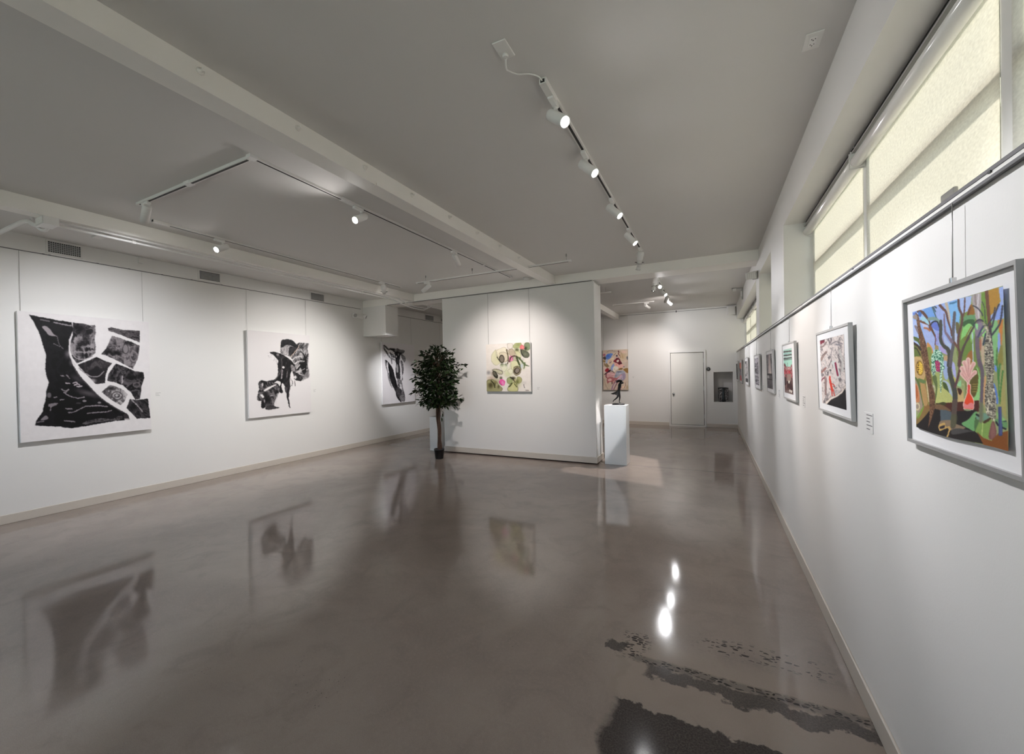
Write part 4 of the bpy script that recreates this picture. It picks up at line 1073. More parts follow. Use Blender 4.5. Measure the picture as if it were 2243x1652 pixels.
def paint_ink_three():
    A = Art(130, 180, [(122, 95), (893, 163), (864, 1502), (132, 1572)], (226, 222, 225)); A.only_painted = True
    dk, lt = (18, 17, 20), (170, 164, 168)
    A.line([(180, 180), (225, 215), (280, 275), (330, 262), (420, 270)], 36, ink((26, 24, 27), (150, 145, 148), 40, 3, .5, .3, .9), wob=8, ws=20)
    A.line([(170, 235), (220, 320), (280, 420), (330, 480), (420, 530)], 34, ink((30, 28, 31), (200, 196, 198), 40, 5, .5, .3, .8), wob=10, ws=22)
    A.ell(190, 205, 26, 28, (60, 57, 60), ring=.35)
    A.poly([(290, 265), (350, 248), (430, 265), (500, 250), (560, 285), (655, 300), (650, 350), (600, 380), (560, 420), (540, 520), (500, 560), (450, 560), (440, 480), (420, 380), (380, 310)], ink(dk, (130, 125, 128), 70, 8, .45, .45, .9), wob=8, ws=26)
    A.poly([(430, 270), (500, 255), (590, 300), (580, 350), (500, 330), (440, 330)], ink((80, 77, 79), (170, 165, 168), 40, 2, .5, .3, .8, (3, 1)))
    A.line([(500, 255), (505, 330)], 14, (50, 47, 50)); A.poly([(320, 300), (380, 325), (420, 345), (410, 380), (350, 345)], (226, 222, 225))
    A.poly([(310, 340), (360, 380), (410, 410), (430, 480), (370, 470), (330, 430)], ink((24, 22, 25), (180, 175, 178), 40, 4, .5, .4, .8), wob=8, ws=16)
    A.soft(490, 420, 90, 100, (10, 9, 12), a=1); A.ell(515, 400, 20, 32, (120, 115, 118)); A.ell(466, 450, 12, 24, (215, 210, 213))
    A.poly([(590, 310), (650, 300), (640, 360), (600, 380)], ink((70, 67, 70), (180, 175, 178), 40, 6))
    A.poly([(580, 400), (640, 420), (680, 500), (650, 600), (620, 540), (590, 500)], ink((50, 47, 50), (200, 196, 198), 36, 9, .5, .3, .8), wob=10, ws=16)
    A.poly([(440, 530), (530, 540), (530, 640), (545, 740), (540, 860), (540, 990), (480, 990), (450, 960), (440, 860), (440, 740), (455, 640)], ink(dk, (150, 145, 148), 70, 12, .5, .5, .95, (3, .7)), wob=6, ws=26)
    A.poly([(455, 680), (490, 640), (500, 760), (495, 830), (460, 820)], (210, 206, 208), wob=8, ws=20, a=.75)
    A.poly([(560, 560), (600, 560), (625, 720), (610, 860), (590, 900), (600, 1000), (580, 1010), (585, 850), (575, 700)], ink((40, 37, 40), (190, 185, 188), 50, 15, .5, .35, .85, (3, .7)), wob=6, ws=22)
    A.poly([(200, 540), (250, 560), (300, 620), (370, 730), (400, 860), (430, 980), (470, 1140), (490, 1230), (500, 1330), (540, 1420), (545, 1520), (500, 1480), (450, 1400), (410, 1250), (350, 1130), (300, 960), (280, 800), (250, 680)], ink((12, 11, 14), (140, 135, 138), 120, 18, .4, .5, .95, (3, .5), -.35), wob=8, ws=30)
    A.line([(200, 540), (230, 720), (270, 880)], 18, ink((30, 28, 31), (190, 186, 188), 30, 4, .5, .35, .8), wob=10, ws=20); A.line([(250, 600), (260, 700), (280, 860)], 30, (226, 222, 225), 8)
    A.line([(270, 900), (300, 1060), (350, 1190)], 46, ink((60, 57, 60), (205, 201, 203), 36, 7, .5, .3, .8), 14, wob=10, ws=20)
    A.line([(345, 490), (350, 620)], 40, ink((40, 37, 40), (200, 196, 198), 30, 7, .5, .3, .8, (3, 1)), 16, wob=8, ws=18)
    A.poly([(470, 990), (560, 1010), (560, 1100), (520, 1200), (600, 1250), (630, 1400), (630, 1500), (560, 1500), (500, 1400), (460, 1250), (480, 1120)], ink((50, 47, 50), (205, 201, 203), 60, 25, .5, .33, .85, (1.5, .8)), wob=8, ws=22)
    A.poly([(440, 1190), (560, 1230), (560, 1340), (480, 1400), (440, 1290)], ink((20, 18, 21), (150, 145, 148), 50, 29, .5, .4, .9), wob=8, ws=20)
    A.line([(560, 1010), (585, 1200), (620, 1330), (630, 1420)], 16, (90, 86, 89), wob=8, ws=16); A.line([(545, 1120), (570, 1240)], 34, (220, 216, 219), 14)
    A.ell(185, 400, 28, 50, (170, 165, 168), ring=.25, a=.8)
    return A

def paint_floral():
    A = Art(170, 170, [(415, 335), (1355, 272), (1397, 1333), (448, 1345)], (228, 221, 214))
    def petal(pts, col, edge, a=.75, ew=7, wob=8):
        A.poly(pts, col, a=a, wob=wob, ws=40)
        A.line(list(pts) + [pts[0]], ew, edge, a=.65, wob=wob, ws=40)
    for q in ((700, 600, 190, 200, (206, 204, 160), .8), (1080, 480, 170, 170, (190, 190, 140), .75), (1250, 440, 140, 170, (150, 156, 116), .75), (1050, 800, 190, 200, (196, 198, 146), .9), (900, 930, 190, 150, (206, 208, 166), .8), (620, 1150, 240, 190, (160, 152, 110), .85), (1050, 1150, 200, 200, (176, 178, 120), .9), (1200, 760, 130, 160, (190, 194, 158), .7), (640, 950, 170, 130, (176, 164, 140), .7), (960, 520, 130, 120, (206, 190, 166), .7)):
        A.soft(*q[:4], q[4], a=q[5])
    A.soft(640, 900, 260, 190, (196, 188, 178), a=.5); A.soft(480, 940, 70, 70, (120, 116, 120), a=.7)
    petal([(630, 440), (560, 520), (535, 620), (560, 720), (650, 780), (720, 720), (690, 640), (640, 560)], (214, 210, 172), (150, 146, 110), .75)
    petal([(640, 470), (720, 420), (820, 395), (900, 480), (910, 620), (860, 690), (760, 720), (690, 650)], (224, 216, 190), (150, 136, 110), .7)
    petal([(700, 520), (770, 490), (850, 510), (890, 580), (880, 660), (800, 700)], (206, 192, 168), (130, 116, 92), .6)
    A.ell(760, 640, 58, 90, (58, 50, 40), rot=-.1); A.ell(762, 640, 42, 68, (128, 118, 104), rot=-.1); A.line([(660, 600), (700, 660), (750, 720)], 18, (60, 56, 40))
    A.line([(860, 440), (890, 560), (900, 680), (885, 740)], 24, (92, 82, 60), wob=8, ws=20)
    petal([(870, 320), (940, 300), (1000, 340), (960, 420), (890, 410)], (212, 204, 192), (110, 100, 88), .6, 6)
    petal([(900, 450), (980, 420), (1030, 480), (1040, 560), (970, 580), (930, 540)], (176, 160, 136), (90, 76, 58), .75)
    petal([(1000, 350), (1060, 290), (1160, 285), (1180, 370), (1110, 400), (1010, 400)], (160, 166, 112), (110, 112, 70), .85, 5)
    A.soft(1080, 440, 70, 60, (62, 66, 38), a=.85); petal([(1040, 470), (1130, 480), (1170, 560), (1160, 630), (1080, 570)], (204, 202, 160), (130, 126, 90), .7)
    A.soft(1110, 330, 90, 70, (130, 138, 84), a=.6)
    petal([(1245, 300), (1320, 280), (1355, 330), (1350, 420), (1280, 450), (1240, 400)], (112, 128, 92), (50, 58, 36), .85); A.soft(1265, 405, 50, 60, (44, 50, 30), a=.9)
    A.poly([(1140, 375), (1180, 330), (1235, 370), (1240, 410), (1190, 430), (1150, 410)], (214, 116, 118), wob=12, ws=24); A.soft(1200, 385, 36, 30, (236, 160, 156), a=.8)
    petal([(1180, 440), (1240, 450), (1345, 520), (1330, 590), (1260, 605), (1200, 560), (1170, 500)], (92, 96, 78), (40, 42, 30), .95, 12); A.soft(1260, 530, 60, 50, (128, 130, 112), a=.7)
    A.line([(1165, 430), (1175, 500), (1215, 570)], 20, (48, 50, 40))
    A.poly([(920, 590), (1000, 570), (1010, 650), (940, 700), (915, 700)], (216, 116, 160), a=.9, wob=14, ws=30); A.soft(945, 690, 40, 60, (226, 160, 190), a=.7)
    A.line([(930, 700), (945, 620), (990, 580), (1060, 575), (1110, 600)], 22, (66, 52, 40)); petal([(1000, 600), (1080, 600), (1110, 660), (1060, 680), (1000, 660)], (176, 164, 140), (90, 80, 60), .8)
    petal([(960, 690), (1080, 680), (1120, 760), (1060, 830), (1000, 880), (960, 800)], (214, 212, 172), (120, 122, 82), .85)
    A.line([(1080, 600), (1110, 690), (1150, 780), (1170, 860)], 44, (70, 80, 46), 20, wob=10, ws=26); A.line([(1140, 620), (1200, 690), (1260, 760), (1350, 785)], 46, (84, 98, 62), 14, wob=10, ws=26); A.line([(1250, 720), (1240, 850)], 40, (100, 116, 78), 14, wob=10, ws=26)
    A.soft(1190, 780, 50, 90, (196, 206, 222), a=.8); A.soft(1210, 640, 60, 40, (186, 180, 178), a=.7)
    A.soft(770, 770, 60, 60, (54, 66, 38), a=.95); A.soft(850, 770, 50, 60, (84, 98, 66), a=.8); petal([(720, 780), (800, 760), (880, 790), (850, 890), (790, 900)], (218, 220, 190), (140, 150, 110), .6)
    petal([(890, 880), (950, 850), (1000, 880), (990, 950), (930, 955)], (222, 220, 196), (150, 146, 118), .8); A.soft(900, 980, 110, 90, (204, 208, 168), a=.8)
    petal([(1020, 820), (1100, 790), (1170, 840), (1160, 940), (1080, 990), (1020, 940)], (150, 138, 110), (60, 52, 34), .9, 10); A.ell(1090, 890, 62, 70, (56, 48, 36), rot=.5); A.ell(1095, 885, 42, 54, (136, 126, 116), rot=.5)
    A.soft(1090, 800, 50, 30, (96, 96, 62), a=.8)
    petal([(560, 880), (620, 860), (760, 890), (780, 960), (700, 960), (640, 920)], (188, 184, 152), (62, 60, 44), .8, 12); A.ell(625, 980, 44, 90, (40, 40, 28), rot=-.55); A.ell(622, 965, 24, 60, (96, 94, 80), rot=-.55)
    A.soft(570, 960, 60, 70, (140, 124, 108), a=.6); A.soft(540, 1060, 120, 70, (190, 164, 148), a=.7)
    petal([(450, 1120), (540, 1080), (640, 1120), (700, 1200), (780, 1270), (740, 1340), (455, 1340)], (150, 146, 104), (76, 70, 46), .95, 8); A.soft(530, 1210, 90, 110, (66, 60, 34), a=.9); A.soft(620, 1180, 50, 80, (86, 80, 50), a=.8); A.soft(700, 1240, 40, 70, (74, 70, 44), a=.8); A.soft(500, 1140, 50, 40, (170, 164, 122), a=.8); A.soft(660, 1200, 30, 50, (190, 186, 146), a=.7)
    A.line([(540, 1110), (600, 1180), (620, 1260)], 20, (50, 46, 28)); A.soft(750, 1050, 50, 50, (66, 62, 40), a=.9)
    A.poly([(710, 1120), (760, 1070), (835, 1120), (830, 1200), (780, 1215), (720, 1170)], (232, 96, 166), wob=8, ws=30); A.poly([(760, 1140), (800, 1120), (825, 1190), (790, 1200)], (246, 150, 196), a=.8, wob=6, ws=20); A.line([(715, 1120), (730, 1170), (770, 1210)], 10, (160, 50, 110))
    petal([(880, 1060), (950, 1030), (1000, 1080), (980, 1150), (920, 1180), (880, 1120)], (150, 160, 108), (70, 76, 40), .9); petal([(1100, 1020), (1170, 1030), (1200, 1100), (1150, 1160), (1100, 1130)], (160, 160, 104), (100, 100, 60), .85)
    A.soft(1010, 1050, 80, 50, (40, 34, 22), a=.95); A.soft(1100, 1130, 60, 90, (96, 98, 52), a=.8); A.line([(950, 1030), (1000, 1060), (1050, 1130)], 22, (46, 40, 26)); A.soft(1050, 1100, 30, 50, (190, 176, 130), a=.8)
    petal([(980, 1160), (1060, 1150), (1110, 1230), (1120, 1290), (1090, 1335), (930, 1335), (895, 1280), (930, 1210)], (196, 194, 138), (86, 84, 44), .95, 12); A.line([(990, 1160), (950, 1220), (920, 1240)], 20, (56, 60, 30)); A.line([(1040, 1170), (1090, 1240)], 16, (70, 72, 38)); A.soft(1000, 1270, 50, 60, (214, 208, 160), a=.6)
    A.line([(1240, 1180), (1250, 1230), (1265, 1260)], 9, (60, 58, 56)); A.line([(1285, 1308), (1345, 1310)], 12, (90, 84, 82), wob=7, ws=9); A.soft(1250, 1150, 90, 60, (204, 198, 192), a=.6)
    A.grain(.03, 60)
    return A

def paint_figures():
    A = Art(110, 160, [(222, 268), (1052, 232), (1082, 1545), (265, 1548)], (206, 188, 170))
    A.soft(600, 300, 300, 70, (176, 160, 148), a=.8); A.soft(880, 460, 200, 220, (196, 172, 134), a=.9); A.soft(920, 320, 140, 80, (222, 190, 176), a=.9); A.soft(360, 1350, 170, 260, (206, 186, 164), a=.9)
    A.soft(700, 480, 140, 90, (214, 176, 166), a=.8); A.soft(1010, 700, 70, 200, (196, 178, 166), a=.8)
    A.line([(360, 330), (440, 270), (560, 268)], 10, (110, 96, 80)); A.line([(590, 430), (660, 365)], 14, (116, 96, 76)); A.line([(280, 1190), (340, 1400), (430, 1540)], 10, (150, 132, 112))
    A.poly([(320, 480), (380, 390), (470, 370), (560, 380), (520, 470), (470, 540), (400, 560), (350, 640), (320, 560)], (96, 134, 208), wob=16, ws=60); A.soft(400, 450, 70, 60, (70, 110, 205), a=.9); A.soft(490, 420, 60, 60, (130, 140, 190), a=.7)
    A.poly([(330, 560), (400, 570), (420, 640), (370, 700), (330, 660)], (176, 190, 218), wob=12, ws=40)
    A.poly([(240, 400), (280, 375), (325, 415), (290, 460), (240, 450)], (176, 110, 124), wob=12, ws=30); A.poly([(240, 500), (320, 470), (330, 570), (260, 560)], (86, 72, 70), wob=12, ws=30); A.poly([(240, 590), (320, 610), (300, 660), (250, 650)], (150, 126, 84), wob=10, ws=30)
    A.poly([(400, 600), (520, 510), (600, 500), (600, 650), (520, 760), (450, 820), (400, 740)], (226, 204, 178), wob=12, ws=50); A.line([(450, 680), (490, 670), (525, 620)], 24, (106, 88, 100), 12); A.poly([(430, 620), (490, 600), (480, 650)], (206, 168, 160))
    A.poly([(270, 680), (340, 720), (420, 790), (380, 830), (300, 770)], (150, 126, 92), wob=16, ws=30); A.line([(350, 700), (440, 790)], 22, (120, 98, 70), wob=6, ws=20)
    A.line([(745, 290), (760, 340), (740, 390), (790, 430)], 34, (100, 44, 48), 14, wob=6, ws=20); A.line([(800, 300), (860, 400), (900, 540)], 12, (170, 130, 100)); A.line([(780, 440), (820, 500)], 14, (140, 100, 80))
    A.poly([(660, 430), (700, 415), (730, 450), (700, 480), (670, 470)], (88, 84, 92)); A.soft(750, 520, 50, 40, (110, 104, 122), a=.9)
    A.poly([(580, 620), (640, 560), (700, 510), (780, 540), (820, 620), (870, 690), (820, 720), (780, 740), (720, 690), (640, 660)], (106, 32, 46), wob=12, ws=40); A.soft(640, 610, 50, 50, (160, 44, 62), a=.9); A.soft(810, 680, 60, 50, (70, 34, 50), a=.9)
    A.poly([(680, 620), (730, 570), (770, 600), (730, 660)], (220, 208, 194), wob=8, ws=30)
    A.poly([(610, 690), (700, 680), (770, 740), (860, 720), (930, 760), (860, 820), (760, 840), (680, 790), (620, 740)], (232, 178, 168), wob=12, ws=40); A.soft(690, 740, 40, 60, (226, 140, 136), a=.7)
    A.poly([(500, 850), (560, 720), (610, 710), (600, 820), (560, 900), (530, 920)], (142, 160, 210), wob=10, ws=40); A.soft(560, 850, 40, 60, (190, 206, 236), a=.8)
    A.poly([(590, 800), (700, 790), (750, 850), (680, 900), (640, 960), (570, 920)], (240, 226, 210), wob=12, ws=40); A.line([(610, 860), (650, 930)], 12, (200, 160, 140))
    A.poly([(750, 880), (820, 840), (890, 850), (870, 890), (780, 900)], (132, 100, 56), wob=8, ws=30); A.poly([(910, 880), (1060, 850), (1062, 1000), (960, 950)], (150, 114, 64), wob=10, ws=30); A.poly([(1020, 480), (1055, 460), (1055, 580), (1020, 540)], (96, 96, 102)); A.soft(930, 800, 40, 34, (90, 78, 110), a=.9); A.soft(980, 620, 60, 60, (220, 196, 188), a=.8)
    A.poly([(260, 820), (360, 830), (320, 980), (270, 1010), (255, 920)], (232, 206, 196), wob=10, ws=40)
    A.poly([(310, 930), (360, 850), (440, 870), (430, 940), (350, 970)], (164, 48, 58), wob=12, ws=36); A.poly([(290, 1040), (380, 970), (450, 900), (500, 900), (480, 960), (400, 1000), (300, 1060)], (58, 34, 52), wob=10, ws=30); A.line([(460, 930), (540, 945), (620, 1000)], 16, (70, 56, 66))
    A.poly([(330, 1060), (420, 990), (520, 980), (640, 1020), (620, 1110), (540, 1130), (430, 1120), (350, 1160)], (212, 160, 162), wob=14, ws=50); A.line([(420, 1010), (520, 1040), (610, 1050)], 16, (240, 216, 214), wob=10, ws=30); A.line([(350, 1040), (345, 1120), (380, 1160)], 30, (120, 50, 58), 20)
    A.poly([(640, 1060), (700, 950), (820, 930), (930, 930), (980, 1000), (900, 1030), (820, 1060), (760, 1100), (680, 1160), (620, 1150)], (164, 166, 182), wob=10, ws=50); A.poly([(700, 960), (800, 945), (860, 970), (740, 990)], (110, 112, 128), wob=6, ws=30, a=.8); A.soft(670, 1090, 50, 50, (128, 132, 144), a=.8); A.soft(800, 1020, 60, 30, (206, 204, 214), a=.8)
    A.poly([(860, 1050), (970, 1010), (985, 1130), (930, 1230), (840, 1220)], (160, 146, 170), wob=10, ws=40); A.line([(880, 1080), (870, 1160), (900, 1200)], 14, (220, 204, 214))
    A.poly([(380, 1180), (480, 1130), (600, 1150), (700, 1170), (650, 1230), (560, 1290), (470, 1290), (400, 1330)], (176, 104, 108), wob=14, ws=40); A.poly([(410, 1220), (480, 1180), (540, 1220), (500, 1260), (430, 1260)], (222, 186, 180), wob=10, ws=30)
    A.line([(400, 1290), (410, 1340)], 30, (170, 90, 92), 14); A.line([(850, 1060), (740, 1160), (620, 1290), (560, 1350)], 26, (176, 78, 84), 12)
    A.poly([(830, 1070), (860, 1120), (760, 1240), (640, 1340), (600, 1420), (570, 1545), (520, 1545), (560, 1400), (680, 1240)], (206, 176, 196), wob=8, ws=40); A.line([(760, 1250), (680, 1380), (600, 1545)], 36, (140, 98, 116), 30, wob=8, ws=40); A.line([(640, 1300), (570, 1420), (540, 1540)], 22, (128, 100, 118))
    A.line([(548, 1300), (545, 1360)], 26, (60, 40, 40), 14); A.poly([(760, 1420), (830, 1400), (860, 1540), (700, 1545)], (176, 140, 138), wob=8, ws=30)
    A.line([(960, 1280), (985, 1340), (960, 1420), (930, 1480), (880, 1440)], 26, (226, 196, 174)); A.line([(965, 1300), (985, 1380), (950, 1480)], 12, (130, 98, 80)); A.line([(860, 1500), (930, 1420)], 34, (228, 200, 174)); A.soft(1050, 1460, 70, 120, (160, 142, 110), a=.8)
    A.grain(.08, 26)
    return A

def paint_forest():
    # drawn in three local frames
    A = Art(250, 380, [(1989.5, 687), (2194.5, 626.5), (2227.5, 997), (2004.8, 941)], (150, 160, 110))
    def a(*p): return [(1980 + x / 9.178, 620 + y / 9.178) for x, y in p]
    def b(*p): return [(2090 + x / 8.26, 600 + y / 8.26) for x, y in p]
    def c(*p): return [(1980 + x / 6.608, 790 + y / 6.608) for x, y in p]
    def g(*p): return [(1940 + x / 3.3036, 560 + y / 3.3036) for x, y in p]
    P, L = A.poly, A.line
    SKY, SKY2, LAV = (126, 170, 226), (150, 180, 232), (170, 188, 232)
    # --- big colour fields
    P(g((150, 400), (480, 310), (560, 330), (560, 600), (400, 700), (300, 700), (150, 600)), SKY2, False)
    P(a((300, 580), (480, 510), (590, 720), (430, 740), (360, 690)), (112, 160, 222)); P(a((90, 640), (170, 600), (190, 700), (120, 690)), (104, 132, 206), False)
    P(a((95, 760), (200, 800), (230, 1090), (95, 1100)), LAV, False); P(a((330, 950), (420, 960), (560, 1120), (580, 1300), (520, 1400), (420, 1220), (350, 1100)), (164, 180, 226))
    P(a((560, 480), (740, 440), (760, 600), (800, 900), (900, 1100), (900, 1300), (700, 1200), (660, 900), (560, 700)), (156, 174, 226), False)
    P(a((840, 410), (1000, 360), (1110, 660), (1120, 820), (980, 800), (940, 900), (880, 660), (800, 520)), (128, 184, 234), False)
    P(a((1040, 360), (1285, 270), (1285, 520), (1200, 680), (1120, 720)), (172, 190, 234), False); P(b((0, 470), (265, 405), (255, 620), (180, 780), (110, 800), (40, 640)), (168, 188, 232), False)
    P(a((660, 1260), (740, 1290), (820, 1400), (830, 1440), (700, 1380)), (176, 164, 216)); P(a((760, 1080), (840, 1180), (910, 1260), (900, 1420), (830, 1290), (770, 1230)), (176, 194, 234))
    # greens in the middle
    P(g((520, 430), (640, 380), (700, 560), (690, 900), (560, 900), (500, 700)), (120, 142, 72), False); P(g((540, 480), (600, 440), (640, 500), (620, 640), (560, 660)), (124, 176, 110)); P(a((1140, 720), (1285, 640), (1285, 760), (1160, 790)), (92, 142, 100)); P(a((1150, 800), (1285, 750), (1285, 830), (1150, 880)), (62, 100, 56))
    P(b((130, 800), (220, 740), (340, 760), (330, 850), (130, 860)), (104, 152, 106)); P(b((120, 880), (220, 830), (335, 840), (320, 950), (230, 900), (130, 940)), (58, 96, 58)); P(b((120, 1000), (230, 900), (300, 960), (240, 1100), (150, 1200), (90, 1200)), (142, 206, 120)); P(b((90, 1200), (300, 1100), (330, 1320), (250, 1420), (130, 1500)), (110, 140, 66))
    P(b((190, 740), (260, 555), (330, 680), (320, 740), (270, 745)), (146, 96, 38)); P(b((250, 980), (330, 1000), (370, 1010), (310, 1100), (290, 1250)), (150, 206, 118)); P(b((210, 1500), (290, 1380), (330, 1460), (340, 1652), (220, 1652)), (160, 110, 56))
    # right side
    P(b((455, 360), (540, 330), (620, 900), (560, 960), (470, 800), (450, 500)), (112, 148, 62), False); P(b((560, 320), (790, 250), (820, 360), (800, 450), (830, 500), (770, 600), (700, 740), (620, 740)), (178, 134, 50), False, wob=2, ws=5)
    P(b((785, 255), (870, 225), (905, 800), (770, 840), (640, 860), (650, 750), (780, 620), (830, 480), (800, 400)), (156, 178, 232), False); P(b((730, 800), (800, 560), (900, 600), (890, 790), (790, 830)), (134, 160, 224), False)
    P(b((640, 860), (760, 830), (820, 1000), (830, 1300), (800, 1652), (740, 1652), (690, 1200)), (136, 190, 128), False); P(b((790, 830), (890, 820), (890, 1300), (850, 1250), (820, 1000)), (200, 128, 62), False); P(b((800, 1090), (850, 1100), (860, 1440), (820, 1420)), (140, 164, 226)); P(b((860, 1300), (900, 1280), (940, 1652), (800, 1652), (830, 1440)), (140, 132, 66), False)
    P(b((470, 1130), (540, 1150), (560, 1652), (520, 1652), (470, 1400)), (192, 172, 146), False); P(b((455, 1180), (490, 1220), (480, 1400), (450, 1300)), (170, 112, 88)); P(b((480, 1020), (560, 1000), (550, 1150), (500, 1120)), (150, 214, 130))
    # middle distance
    P(g((165, 640), (300, 680), (330, 900), (300, 1080), (180, 1100)), (132, 124, 62), False); P(a((105, 1100), (250, 1150), (260, 1300), (180, 1220)), (84, 102, 52)); P(a((110, 1180), (200, 1200), (250, 1290), (140, 1260)), LAV); P(a((110, 1280), (200, 1320), (250, 1470), (120, 1500)), (96, 112, 52)); P(a((120, 1520), (260, 1500), (330, 1600), (330, 1652), (120, 1652)), (200, 170, 116))
    P(a((400, 1210), (460, 1240), (520, 1340), (520, 1420), (420, 1380)), (206, 148, 86)); P(a((400, 1320), (500, 1340), (500, 1652), (410, 1652)), (132, 144, 72)); P(a((760, 1480), (840, 1470), (840, 1652), (770, 1600)), (196, 160, 122))
    P(c((360, 180), (480, 150), (620, 260), (700, 480), (690, 600), (440, 620), (420, 400)), (164, 176, 106), False); P(c((530, 20), (610, 30), (620, 260), (560, 240)), (160, 178, 216)); P(c((540, 290), (640, 330), (700, 520), (640, 480)), (176, 190, 208)); P(c((540, 310), (600, 340), (650, 490), (620, 500), (560, 400)), (72, 92, 46)); L(c((630, 490), (628, 575)), 2.2, (66, 92, 46))
    P(c((450, 420), (560, 400), (690, 520), (690, 610), (450, 620)), (190, 194, 120)); P(c((670, 20), (720, 60), (745, 270), (690, 180)), (176, 178, 226)); P(c((680, 240), (740, 260), (720, 380)), (196, 190, 110)); P(c((760, 350), (820, 280), (820, 380)), (150, 206, 150))
    P(c((760, 400), (860, 420), (880, 600), (780, 610)), (206, 178, 122), False); P(c((770, 400), (840, 430), (820, 500), (790, 480)), (74, 44, 34)); A.ell(*c((850, 390))[0], 3.2, 9, (176, 182, 124), ring=.35)
    P(c((870, 120), (1060, 130), (1100, 580), (900, 560)), (120, 128, 70), False); P(c((1050, 100), (1115, 250), (1110, 590), (1000, 550), (1080, 440)), (150, 206, 130)); P(c((980, 200), (1060, 130), (1090, 300), (1060, 500), (1000, 540), (960, 400)), (96, 84, 38))
    for yy in (350, 385, 420, 460): L(c((1000, yy), (1085, yy - 4)), 1.6, (156, 140, 74))
    # ground
    P(c((440, 620), (880, 600), (1110, 590), (1120, 760), (780, 760), (600, 760)), (78, 36, 30), False); P(c((430, 640), (560, 600), (600, 640), (440, 660)), (62, 66, 36)); P(c((160, 920), (340, 740), (440, 700), (700, 740), (1080, 740), (1110, 1060), (1250, 1260), (700, 1140), (170, 1000)), (30, 25, 26), False)
    P(c((440, 640), (560, 650), (680, 740), (430, 700)), (120, 92, 66)); P(c((270, 660), (340, 650), (340, 740), (200, 860)), (140, 104, 60)); P(c((160, 860), (300, 720), (340, 750), (170, 960)), (134, 108, 62))
    P(c((515, 715), (600, 720), (690, 750), (690, 880), (530, 890)), (82, 94, 102), False); P(c((530, 885), (690, 870), (780, 930), (930, 1000), (720, 1030), (620, 970), (530, 960)), (136, 116, 94)); P(c((515, 930), (600, 910), (620, 960), (700, 980), (680, 1130), (660, 1110), (670, 990), (530, 1030)), (196, 160, 96), wob=2, ws=6); P(c((530, 970), (600, 945), (600, 985), (540, 1000)), (44, 36, 46))
    P(c((720, 1020), (830, 1000), (1080, 1060), (1000, 1060), (750, 1090)), (74, 72, 72)); P(c((780, 760), (1080, 740), (980, 880), (860, 920), (780, 880)), (30, 26, 28))
    P(c((860, 930), (960, 870), (1050, 760), (1090, 780), (1060, 900), (1080, 1050), (980, 1010)), (112, 168, 108)); P(c((1060, 880), (1130, 890), (1080, 1050)), (80, 112, 70))
    P(c((1080, 1060), (1140, 880), (1260, 880), (1330, 900), (1310, 1080), (1350, 1200), (1200, 1150)), (128, 160, 84), False); L(c((1190, 930), (1195, 1140)), 2.5, (180, 196, 120)); P(c((1190, 780), (1300, 830), (1240, 900), (1090, 870), (1090, 800)), (112, 150, 130)); L(c((1080, 800), (1150, 840)), 4, (26, 30, 30)); P(c((1200, 910), (1310, 850), (1300, 890), (1220, 940)), (70, 46, 28))
    P(c((1110, 1060), (1220, 1160), (1350, 1210), (1440, 1100), (1600, 1050), (1640, 1390), (1250, 1290)), (130, 76, 32), False); P(c((1370, 880), (1560, 900), (1580, 1010), (1480, 1010)), (106, 152, 100)); P(c((1500, 890), (1560, 895), (1560, 915), (1500, 910)), (40, 54, 66)); L(c((1400, 920), (1450, 980), (1560, 1025)), 4, (26, 32, 38)); P(c((1390, 760), (1430, 800), (1550, 890), (1440, 890)), (146, 196, 116))
    P(c((1300, 1150), (1320, 960), (1345, 910), (1380, 940), (1420, 1100), (1360, 1190)), (126, 84, 80)); P(c((1330, 1050), (1350, 930), (1400, 1090), (1350, 1180)), (150, 104, 98), a=.6)
    # left shapes: seed pods
    P(c((85, 10), (250, 20), (280, 200), (230, 300), (120, 250)), (190, 158, 108)); A.ell(*c((188, 118))[0], 8.4, 16.5, (120, 88, 34), rot=-.1); A.ell(*c((190, 118))[0], 7, 14.5, (204, 164, 58), rot=-.1)
    for k in range(14):
        x, y = c((160 + (k % 3) * 27 + (k % 2) * 8, 45 + k * 11))[0]; A.ell(x, y, 2.0, 1.6, (234, 198, 84) if k % 3 else (90, 62, 20))
    P(c((110, 260), (180, 320), (260, 640), (190, 760), (140, 700), (110, 400)), (92, 110, 58)); P(c((115, 310), (150, 330), (200, 480), (250, 720), (170, 770), (130, 600)), (156, 140, 122)); P(c((120, 370), (160, 380), (195, 540), (190, 620), (130, 600)), (196, 128, 84)); P(c((130, 400), (150, 390), (170, 520), (140, 570)), (168, 92, 48)); A.ell(*c((165, 690))[0], 6, 9, (208, 194, 156), ring=.4); P(c((200, 340), (270, 350), (320, 620), (260, 650)), (178, 142, 92)); P(c((170, 270), (280, 300), (260, 340), (190, 320)), (100, 124, 74))
    P(c((240, 700), (265, 700), (200, 850), (170, 860)), (120, 150, 60)); A.ell(*c((402, 420))[0], 4, 10, (190, 182, 160), ring=.45); P(c((380, 250), (440, 220), (460, 420), (430, 620), (400, 600), (440, 420)), (96, 112, 66)); L(c((300, 300), (310, 420), (340, 600)), 3, (206, 190, 150))
    # trees: brown one on the left
    BR = (112, 78, 56); DK = (74, 54, 44); GR = (70, 72, 66); PU = (104, 92, 104)
    T1 = g((185, 420), (210, 440), (225, 520), (270, 640), (300, 800), (320, 930), (345, 1000), (350, 1100), (330, 1180), (305, 1265), (310, 1180), (300, 1000), (270, 860), (240, 740), (215, 600))
    P(T1, BR, False); A.put(A.inside(T1) & (fbm(A.X / 2.0, A.Y / 3.2, 3) > .56), (84, 58, 42)); A.put(A.inside(T1) & (fbm(A.X / 1.5, A.Y / 2.5, 9) > .66), (160, 128, 100))
